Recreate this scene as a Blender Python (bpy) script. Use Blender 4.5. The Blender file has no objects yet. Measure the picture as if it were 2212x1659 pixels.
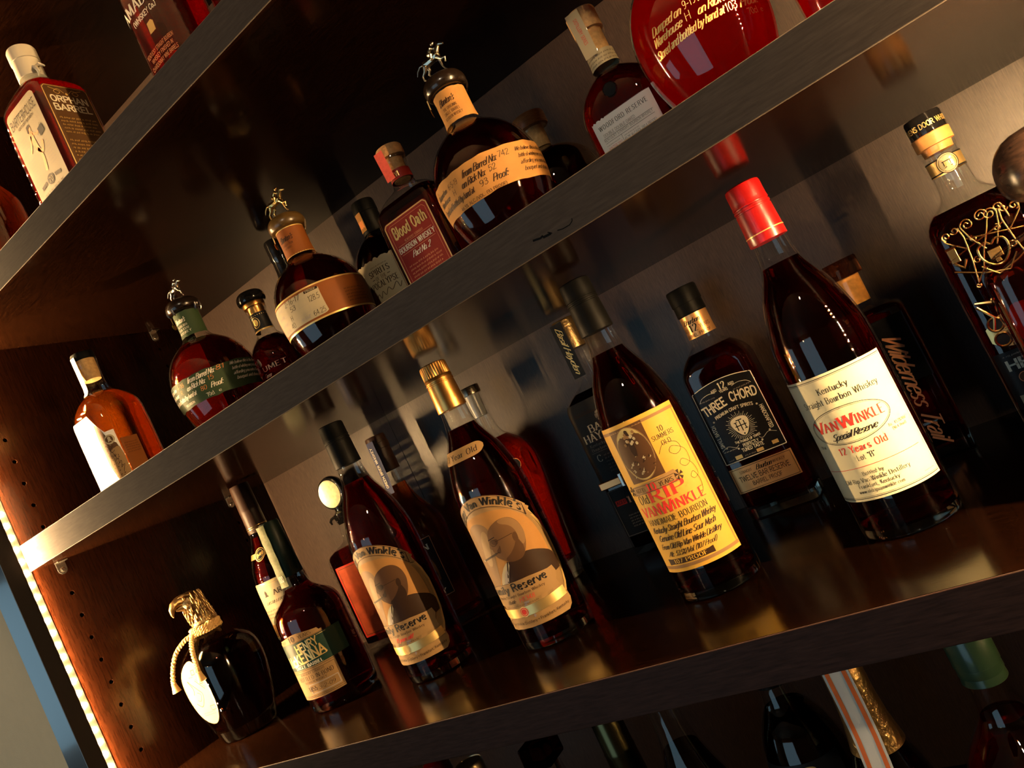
import bpy, bmesh, math, random
import numpy as np
from mathutils import Matrix, Vector

random.seed(7)
scene = bpy.context.scene
COL = scene.collection

# ------------------------------------------------------------------ camera
RC = [[0.7693141894096699, 0.46650082376380897, -0.43650046895808725],
      [-0.40681029679985564, -0.1691132250756036, -0.8977227297568785],
      [-0.49260639499559455, 0.8682037194876648, 0.05967613490523921]]
cam = bpy.data.cameras.new('camera')
cam.sensor_fit = 'HORIZONTAL'
cam.sensor_width = 36.0
cam.lens = 1635.57 / 2212 * 36.0
cam.clip_start = 0.01
cam.clip_end = 50
cam_o = bpy.data.objects.new('camera', cam)
COL.objects.link(cam_o)
cam_o.matrix_world = Matrix([[RC[0][0], -RC[1][0], -RC[2][0], 1.05433],
                             [RC[0][1], -RC[1][1], -RC[2][1], -0.51481],
                             [RC[0][2], -RC[1][2], -RC[2][2], 0.20513],
                             [0, 0, 0, 1]])
scene.camera = cam_o

# ------------------------------------------------------------------ world, exposure
world = bpy.data.worlds.new('world')
scene.world = world
world.use_nodes = True
world.node_tree.nodes['Background'].inputs['Color'].default_value = (0.30, 0.36, 0.45, 1)
world.node_tree.nodes['Background'].inputs['Strength'].default_value = 0.05
vs = scene.view_settings
vs.view_transform = 'Standard'
vs.look = 'None'
vs.exposure = -0.4
vs.gamma = 1.0
vs.use_curve_mapping = False
cy = scene.cycles
cy.use_denoising = True
cy.use_adaptive_sampling = True
cy.adaptive_threshold = 0.035
cy.max_bounces = 9
cy.transmission_bounces = 8
cy.glossy_bounces = 5
cy.diffuse_bounces = 3
cy.transparent_max_bounces = 28
cy.caustics_reflective = False
cy.caustics_refractive = False
cy.sample_clamp_indirect = 3.0
cy.blur_glossy = 0.3

LED_POWER = 15500.0        # emission strength of one shelf-strip diode
WINDOW_POWER = 1.45       # dusk sky seen in the window across the room
SPOT_WARM = 24.0         # ceiling downlights, W

# ------------------------------------------------------------------ materials
MATS = {}


def new_mat(name):
    m = bpy.data.materials.new(name)
    m.use_nodes = True
    MATS[name] = m
    nt = m.node_tree
    return m, nt, nt.nodes['Principled BSDF']


def pbr(name, col, rough=0.5, metal=0.0, spec=0.5, coat=0.0, noise=None, bump=None, emit=None, estr=0.0, aniso=None):
    """noise=(scale, amount) colour variation; bump=(scale, strength)"""
    if name in MATS:
        return MATS[name]
    m, nt, b = new_mat(name)
    if spec == 0.5 and any(k in name for k in ('paper', 'kraft', 'ink', 'print')):
        spec = 0.2          # uncoated paper
    c = (*col, 1.0)
    b.inputs['Base Color'].default_value = c
    b.inputs['Roughness'].default_value = rough
    b.inputs['Metallic'].default_value = metal
    b.inputs['Specular IOR Level'].default_value = spec
    b.inputs['Coat Weight'].default_value = coat
    b.inputs['Coat Roughness'].default_value = 0.08
    if emit:
        b.inputs['Emission Color'].default_value = (*emit, 1)
        b.inputs['Emission Strength'].default_value = estr
    tc = nt.nodes.new('ShaderNodeTexCoord') if (noise or bump) else None
    if noise:
        n = nt.nodes.new('ShaderNodeTexNoise')
        n.inputs['Scale'].default_value = noise[0]
        n.inputs['Detail'].default_value = 4
        nt.links.new(tc.outputs['Object'], n.inputs['Vector'])
        mx = nt.nodes.new('ShaderNodeMix')
        mx.data_type = 'RGBA'
        a = noise[1]
        mx.inputs[6].default_value = tuple(max(0, v * (1 - a)) for v in col) + (1,)
        mx.inputs[7].default_value = tuple(min(1, v * (1 + a)) for v in col) + (1,)
        nt.links.new(n.outputs['Fac'], mx.inputs[0])
        nt.links.new(mx.outputs[2], b.inputs['Base Color'])
    if bump:
        n = nt.nodes.new('ShaderNodeTexNoise')
        n.inputs['Scale'].default_value = bump[0]
        n.inputs['Detail'].default_value = 3
        nt.links.new(tc.outputs['Object'], n.inputs['Vector'])
        bp = nt.nodes.new('ShaderNodeBump')
        bp.inputs['Strength'].default_value = bump[1]
        bp.inputs['Distance'].default_value = 0.001
        nt.links.new(n.outputs['Fac'], bp.inputs['Height'])
        nt.links.new(bp.outputs['Normal'], b.inputs['Normal'])
    return m


def wood(name, dark, light, stretch, rough=0.3, scale=30.0, bstr=0.08, spec=0.4):
    if name in MATS:
        return MATS[name]
    m, nt, b = new_mat(name)
    tc = nt.nodes.new('ShaderNodeTexCoord')
    mp = nt.nodes.new('ShaderNodeMapping')
    mp.inputs['Scale'].default_value = stretch
    nt.links.new(tc.outputs['Object'], mp.inputs['Vector'])
    n = nt.nodes.new('ShaderNodeTexNoise')
    n.inputs['Scale'].default_value = scale
    n.inputs['Detail'].default_value = 6
    n.inputs['Roughness'].default_value = 0.6
    nt.links.new(mp.outputs['Vector'], n.inputs['Vector'])
    r = nt.nodes.new('ShaderNodeValToRGB')
    r.color_ramp.elements[0].position = 0.35
    r.color_ramp.elements[0].color = (*dark, 1)
    r.color_ramp.elements[1].position = 0.72
    r.color_ramp.elements[1].color = (*light, 1)
    nt.links.new(n.outputs['Fac'], r.inputs['Fac'])
    nt.links.new(r.outputs['Color'], b.inputs['Base Color'])
    bp = nt.nodes.new('ShaderNodeBump')
    bp.inputs['Strength'].default_value = bstr
    bp.inputs['Distance'].default_value = 0.0006
    nt.links.new(n.outputs['Fac'], bp.inputs['Height'])
    nt.links.new(bp.outputs['Normal'], b.inputs['Normal'])
    b.inputs['Roughness'].default_value = rough
    b.inputs['Specular IOR Level'].default_value = spec
    return m


def thin_glass(name, tint=(0.97, 0.98, 0.97), rough=0.015, bump=None):
    """bottle wall: clear film that reflects by angle (works the same from both sides)"""
    if name in MATS:
        return MATS[name]
    m, nt, b = new_mat(name)
    nt.nodes.remove(b)
    out = nt.nodes['Material Output']
    lw = nt.nodes.new('ShaderNodeLayerWeight')
    lw.inputs['Blend'].default_value = 0.5
    p = nt.nodes.new('ShaderNodeMath'); p.operation = 'POWER'
    p.inputs[1].default_value = 4.0
    nt.links.new(lw.outputs['Facing'], p.inputs[0])
    ma = nt.nodes.new('ShaderNodeMath'); ma.operation = 'MULTIPLY_ADD'
    ma.inputs[1].default_value = 0.85
    ma.inputs[2].default_value = 0.055
    nt.links.new(p.outputs[0], ma.inputs[0])
    tr = nt.nodes.new('ShaderNodeBsdfTransparent')
    tr.inputs['Color'].default_value = (*tint, 1)
    gl = nt.nodes.new('ShaderNodeBsdfGlossy')
    gl.inputs['Color'].default_value = (1, 1, 1, 1)
    gl.inputs['Roughness'].default_value = rough
    if bump:
        tc = nt.nodes.new('ShaderNodeTexCoord')
        n = nt.nodes.new('ShaderNodeTexVoronoi')
        n.inputs['Scale'].default_value = bump[0]
        nt.links.new(tc.outputs['Object'], n.inputs['Vector'])
        bp = nt.nodes.new('ShaderNodeBump')
        bp.inputs['Strength'].default_value = bump[1]
        bp.inputs['Distance'].default_value = 0.002
        nt.links.new(n.outputs['Distance'], bp.inputs['Height'])
        nt.links.new(bp.outputs['Normal'], gl.inputs['Normal'])
    mx = nt.nodes.new('ShaderNodeMixShader')
    nt.links.new(ma.outputs[0], mx.inputs[0])
    nt.links.new(tr.outputs[0], mx.inputs[1])
    nt.links.new(gl.outputs[0], mx.inputs[2])
    nt.links.new(mx.outputs[0], out.inputs['Surface'])
    return m


def liquid_mat(name, col, glow, amount=0.16, ior=1.33):
    """spirit in the bottle: clear coloured refraction plus a little scattering"""
    if name in MATS:
        return MATS[name]
    m, nt, b = new_mat(name)
    nt.nodes.remove(b)
    out = nt.nodes['Material Output']
    g = nt.nodes.new('ShaderNodeBsdfGlass')
    g.inputs['Color'].default_value = (*col, 1)
    g.inputs['Roughness'].default_value = 0.0
    g.inputs['IOR'].default_value = ior
    t = nt.nodes.new('ShaderNodeBsdfTranslucent')
    t.inputs['Color'].default_value = (*glow, 1)
    mx = nt.nodes.new('ShaderNodeMixShader')
    mx.inputs[0].default_value = amount
    nt.links.new(g.outputs[0], mx.inputs[1])
    nt.links.new(t.outputs[0], mx.inputs[2])
    nt.links.new(mx.outputs[0], out.inputs['Surface'])
    return m


def solid_glass(name, col=(0.9, 0.92, 0.9), ior=1.45):
    if name in MATS:
        return MATS[name]
    m, nt, b = new_mat(name)
    nt.nodes.remove(b)
    g = nt.nodes.new('ShaderNodeBsdfGlass')
    g.inputs['Color'].default_value = (*col, 1)
    g.inputs['Roughness'].default_value = 0.01
    g.inputs['IOR'].default_value = ior
    nt.links.new(g.outputs[0], nt.nodes['Material Output'].inputs['Surface'])
    return m


def emis(name, col, strength):
    if name in MATS:
        return MATS[name]
    m, nt, b = new_mat(name)
    nt.nodes.remove(b)
    e = nt.nodes.new('ShaderNodeEmission')
    e.inputs['Color'].default_value = (*col, 1)
    e.inputs['Strength'].default_value = strength
    nt.links.new(e.outputs[0], nt.nodes['Material Output'].inputs['Surface'])
    return m


GLASS = thin_glass('clear_glass')
GLASS_BUMPY = thin_glass('dimpled_glass', bump=(420.0, 0.9))
BASE_GLASS = solid_glass('base_glass')
LIQ_DARK = liquid_mat('dark_whiskey', (0.62, 0.060, 0.008), (0.55, 0.03, 0.004), 0.02)
LIQ_RED = liquid_mat('red_whiskey', (0.75, 0.10, 0.02), (0.9, 0.05, 0.01), 0.06)
LIQ_AMBER = liquid_mat('amber_whiskey', (0.95, 0.42, 0.06), (1.0, 0.35, 0.03), 0.06)
LIQ_BLACK = liquid_mat('black_whiskey', (0.22, 0.015, 0.003), (0.3, 0.015, 0.003), 0.03)
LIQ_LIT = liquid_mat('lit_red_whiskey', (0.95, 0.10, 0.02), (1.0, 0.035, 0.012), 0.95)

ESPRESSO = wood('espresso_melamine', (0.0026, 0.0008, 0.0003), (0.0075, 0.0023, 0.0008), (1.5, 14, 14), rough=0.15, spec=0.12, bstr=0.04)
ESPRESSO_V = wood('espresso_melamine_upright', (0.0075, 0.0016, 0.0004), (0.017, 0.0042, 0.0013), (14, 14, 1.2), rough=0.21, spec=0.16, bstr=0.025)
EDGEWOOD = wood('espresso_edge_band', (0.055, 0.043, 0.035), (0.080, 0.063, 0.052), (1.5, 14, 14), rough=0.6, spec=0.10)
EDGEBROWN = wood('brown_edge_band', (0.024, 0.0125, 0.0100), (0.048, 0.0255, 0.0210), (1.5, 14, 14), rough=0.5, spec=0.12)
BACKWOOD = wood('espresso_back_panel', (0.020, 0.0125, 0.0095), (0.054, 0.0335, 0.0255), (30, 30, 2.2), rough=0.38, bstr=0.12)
EDGE = pbr('worn_shelf_edge', (0.32, 0.22, 0.18), rough=0.4)
STILE = pbr('painted_stile', (0.010, 0.011, 0.012), rough=0.28, spec=1.0, coat=1.0)
PAINT = pbr('beige_wall_paint', (0.70, 0.55, 0.34), rough=0.85, noise=(60, 0.06), bump=(400, 0.15))
ROOMPAINT = pbr('room_wall_paint', (0.16, 0.13, 0.10), rough=0.9)
FLOORMAT = wood('room_floor_boards', (0.06, 0.035, 0.02), (0.10, 0.06, 0.035), (2, 20, 20), rough=0.45)
STEEL = pbr('nickel_steel', (0.72, 0.68, 0.62), rough=0.22, metal=1.0)
LEDMAT = emis('warm_diode', (1.0, 0.62, 0.27), LED_POWER)
TAPE = pbr('strip_tape', (0.006, 0.003, 0.0015), rough=0.4)
SKYPANE = emis('dusk_window_sky', (0.44, 0.74, 0.92), WINDOW_POWER)
LAMPGLOW = emis('pendant_glow', (1.0, 0.72, 0.38), 40.0)
FRAMEW = pbr('window_frame_paint', (0.5, 0.5, 0.48), rough=0.5)

CORK = pbr('natural_cork', (0.50, 0.24, 0.08), rough=0.8, noise=(260, 0.5), bump=(300, 0.6))
CORK_L = pbr('pale_cork', (0.62, 0.36, 0.14), rough=0.75, noise=(260, 0.45), bump=(300, 0.5))
BLACKCAP = pbr('black_matt_cap', (0.0025, 0.0025, 0.0025), rough=0.5, spec=0.09)
BLACKGLOSS = pbr('black_gloss_cap', (0.010, 0.009, 0.009), rough=0.10, coat=0.5)
REDFOIL = pbr('red_capsule', (0.26, 0.004, 0.004), rough=0.32, coat=0.15)
GOLDFOIL = pbr('copper_gold_capsule', (0.72, 0.36, 0.10), rough=0.32, metal=1.0)
BROWNCAP = pbr('brown_capsule', (0.030, 0.012, 0.006), rough=0.45, spec=0.3)
GREENCAP = pbr('dark_green_capsule', (0.004, 0.012, 0.008), rough=0.45, spec=0.25)
WHITECAP = pbr('ivory_capsule', (0.80, 0.72, 0.56), rough=0.45)
WOODCAP = wood('stopper_wood', (0.30, 0.10, 0.03), (0.52, 0.22, 0.07), (4, 4, 30), rough=0.4)
DARKWOOD = wood('dark_stopper_wood', (0.020, 0.012, 0.009), (0.06, 0.032, 0.022), (3, 3, 12), rough=0.22)
WAX = pbr('dark_sealing_wax', (0.014, 0.008, 0.005), rough=0.22, coat=0.25)
WAX_GOLD = pbr('bronze_sealing_wax', (0.085, 0.046, 0.012), rough=0.3, coat=0.2)
BRASS = pbr('brass', (0.80, 0.52, 0.20), rough=0.24, metal=1.0)
BRASS_AGED = pbr('aged_brass', (0.42, 0.25, 0.10), rough=0.30, metal=1.0, bump=(500, 0.5))
PEWTER = pbr('pewter', (0.62, 0.52, 0.40), rough=0.25, metal=1.0)
COPPER = pbr('copper_trim', (0.85, 0.36, 0.14), rough=0.28, metal=1.0)
ROPE = pbr('gold_cord', (0.72, 0.42, 0.14), rough=0.6)

P_CREAM = pbr('cream_paper', (0.68, 0.63, 0.41), rough=0.55, noise=(40, 0.03))
P_YELLOW = pbr('yellow_paper', (0.54, 0.31, 0.045), rough=0.55, noise=(35, 0.07))
P_TAN = pbr('tan_paper', (0.31, 0.18, 0.068), rough=0.55, noise=(50, 0.08))
P_KRAFT = pbr('kraft_paper', (0.40, 0.19, 0.05), rough=0.7, noise=(90, 0.10))
P_KRAFTD = pbr('orange_kraft', (0.22, 0.062, 0.009), rough=0.6, noise=(90, 0.08))
P_GREEN = pbr('green_paper', (0.038, 0.065, 0.025), rough=0.6, noise=(80, 0.10))
P_DGREEN = pbr('dark_green_paper', (0.010, 0.035, 0.022), rough=0.5)
P_RED = pbr('red_paper', (0.24, 0.013, 0.007), rough=0.5)
P_WHITE = pbr('white_paper', (0.88, 0.84, 0.74), rough=0.55)
P_IVORY = pbr('ivory_paper', (0.46, 0.38, 0.235), rough=0.55)
P_BLACK = pbr('black_paper', (0.012, 0.011, 0.011), rough=0.45)
P_BROWN = pbr('brown_paper', (0.10, 0.045, 0.014), rough=0.5)
P_BLUE = pbr('blue_paper', (0.004, 0.013, 0.075), rough=0.55, spec=0.2)
P_COPPER = pbr('copper_foil_paper', (0.80, 0.42, 0.17), rough=0.33, metal=0.75)
P_GOLD = pbr('gold_foil_paper', (0.85, 0.58, 0.22), rough=0.34, metal=0.85)
P_ORANGE = pbr('orange_print', (0.90, 0.20, 0.04), rough=0.5)
INK = pbr('black_ink', (0.012, 0.009, 0.007), rough=0.6)
INK_BR = pbr('brown_ink', (0.030, 0.012, 0.004), rough=0.6)
INK_SEP = pbr('sepia_ink', (0.085, 0.037, 0.013), rough=0.6)
INK_MID = pbr('light_sepia_ink', (0.23, 0.125, 0.048), rough=0.6)
INK_HAIR = pbr('grey_hair_ink', (0.34, 0.21, 0.10), rough=0.6)
INK_SKIN = pbr('face_ink', (0.15, 0.072, 0.026), rough=0.6)
INK_RED = pbr('red_ink', (0.62, 0.035, 0.025), rough=0.6)
INK_GOLD = pbr('gold_ink', (0.85, 0.56, 0.20), rough=0.35, metal=0.6)
INK_WHITE = pbr('ivory_ink', (0.85, 0.76, 0.58), rough=0.5)
INK_GREY = pbr('grey_ink', (0.38, 0.32, 0.26), rough=0.5)
INK_ORANGE = pbr('orange_ink', (0.85, 0.30, 0.08), rough=0.5)
INK_COPPER = pbr('copper_ink', (0.80, 0.34, 0.16), rough=0.4, metal=0.4)

# ------------------------------------------------------------------ objects and tags


def tag(o, label=None, cat=None, group=None, kind=None):
    if label:
        o['label'] = label
    if cat:
        o['category'] = cat
    if group:
        o['group'] = group
    if kind:
        o['kind'] = kind
    return o


def empty(name, loc, rz=0.0):
    o = bpy.data.objects.new(name, None)
    o.empty_display_size = 0.02
    COL.objects.link(o)
    o.location = loc
    o.rotation_euler = (0, 0, rz)
    return o


def add_mesh(name, verts, faces, mat, parent=None, smooth=True, sharp=35.0):
    me = bpy.data.meshes.new(name)
    me.from_pydata([tuple(map(float, v)) for v in verts], [], faces)
    me.materials.append(mat)
    if smooth:
        me.shade_smooth()
        me.set_sharp_from_angle(angle=math.radians(sharp))
    me.update()
    o = bpy.data.objects.new(name, me)
    COL.objects.link(o)
    if parent:
        o.parent = parent
    return o


def box_vf(x0, x1, y0, y1, z0, z1, bev=0.0):
    """box with optional bevelled edges (24 verts)"""
    if bev <= 0:
        v = [(x0, y0, z0), (x1, y0, z0), (x1, y1, z0), (x0, y1, z0), (x0, y0, z1), (x1, y0, z1), (x1, y1, z1), (x0, y1, z1)]
        f = [(0, 3, 2, 1), (4, 5, 6, 7), (0, 1, 5, 4), (1, 2, 6, 5), (2, 3, 7, 6), (3, 0, 4, 7)]
        return v, f
    bm = bmesh.new()
    vs_ = [bm.verts.new(p) for p in box_vf(x0, x1, y0, y1, z0, z1)[0]]
    for f in box_vf(x0, x1, y0, y1, z0, z1)[1]:
        bm.faces.new([vs_[i] for i in f])
    bmesh.ops.bevel(bm, geom=list(bm.edges), offset=bev, segments=2, profile=0.5, affect='EDGES')
    bm.verts.index_update()
    v = [tuple(q.co) for q in bm.verts]
    f = [tuple(q.index for q in g.verts) for g in bm.faces]
    bm.free()
    return v, f


def box(name, x0, x1, y0, y1, z0, z1, mat, parent=None, bev=0.0):
    v, f = box_vf(x0, x1, y0, y1, z0, z1, bev)
    return add_mesh(name, v, f, mat, parent, smooth=False)


def merge(parts):
    V, F = [], []
    for v, f in parts:
        n = len(V)
        V += list(v)
        F += [tuple(i + n for i in q) for q in f]
    return V, F


def tube_vf(pts, rad, seg=10, closed=False, caps=True):
    """tapered tube through points; rad number or list"""
    P = [Vector(p) for p in pts]
    n = len(P)
    R_ = [rad] * n if not hasattr(rad, '__len__') else list(rad)
    V, F = [], []
    up = None
    for i in range(n):
        if closed:
            t = P[(i + 1) % n] - P[i - 1]
        else:
            t = P[min(i + 1, n - 1)] - P[max(i - 1, 0)]
        t.normalize()
        if up is None:
            up = Vector((0, 0, 1)) if abs(t.z) < 0.9 else Vector((1, 0, 0))
        a = t.cross(up)
        a.normalize()
        b = a.cross(t)
        up = b
        for k in range(seg):
            an = 2 * math.pi * k / seg
            V.append(P[i] + (a * math.cos(an) + b * math.sin(an)) * R_[i])
    m = n if closed else n - 1
    for i in range(m):
        for k in range(seg):
            j = (i + 1) % n
            F.append((i * seg + k, i * seg + (k + 1) % seg, j * seg + (k + 1) % seg, j * seg + k))
    if caps and not closed:
        F.append(tuple(range(seg - 1, -1, -1)))
        F.append(tuple(range((n - 1) * seg, n * seg)))
    return [tuple(v) for v in V], F


def ball_vf(c, rx, ry=None, rz=None, u=14, v=9):
    ry = rx if ry is None else ry
    rz = rx if rz is None else rz
    V = [(c[0], c[1], c[2] - rz)]
    for i in range(1, v):
        ph = math.pi * i / v - math.pi / 2
        for k in range(u):
            th = 2 * math.pi * k / u
            V.append((c[0] + rx * math.cos(ph) * math.cos(th), c[1] + ry * math.cos(ph) * math.sin(th), c[2] + rz * math.sin(ph)))
    V.append((c[0], c[1], c[2] + rz))
    F = []
    for k in range(u):
        F.append((0, 1 + (k + 1) % u, 1 + k))
        for i in range(v - 2):
            a = 1 + i * u
            F.append((a + k, a + (k + 1) % u, a + u + (k + 1) % u, a + u + k))
        a = 1 + (v - 2) * u
        F.append((a + k, a + (k + 1) % u, len(V) - 1))
    return V, F


def chaikin(pts, it=2):
    for _ in range(it):
        out = [pts[0]]
        for a, b in zip(pts[:-1], pts[1:]):
            out.append(tuple(0.75 * x + 0.25 * y for x, y in zip(a, b)))
            out.append(tuple(0.25 * x + 0.75 * y for x, y in zip(a, b)))
        out.append(pts[-1])
        q = [out[0]]
        for p in out[1:]:
            if max(abs(x - y) for x, y in zip(p, q[-1])) > 1e-7:
                q.append(p)
        pts = q
    return pts

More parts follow.
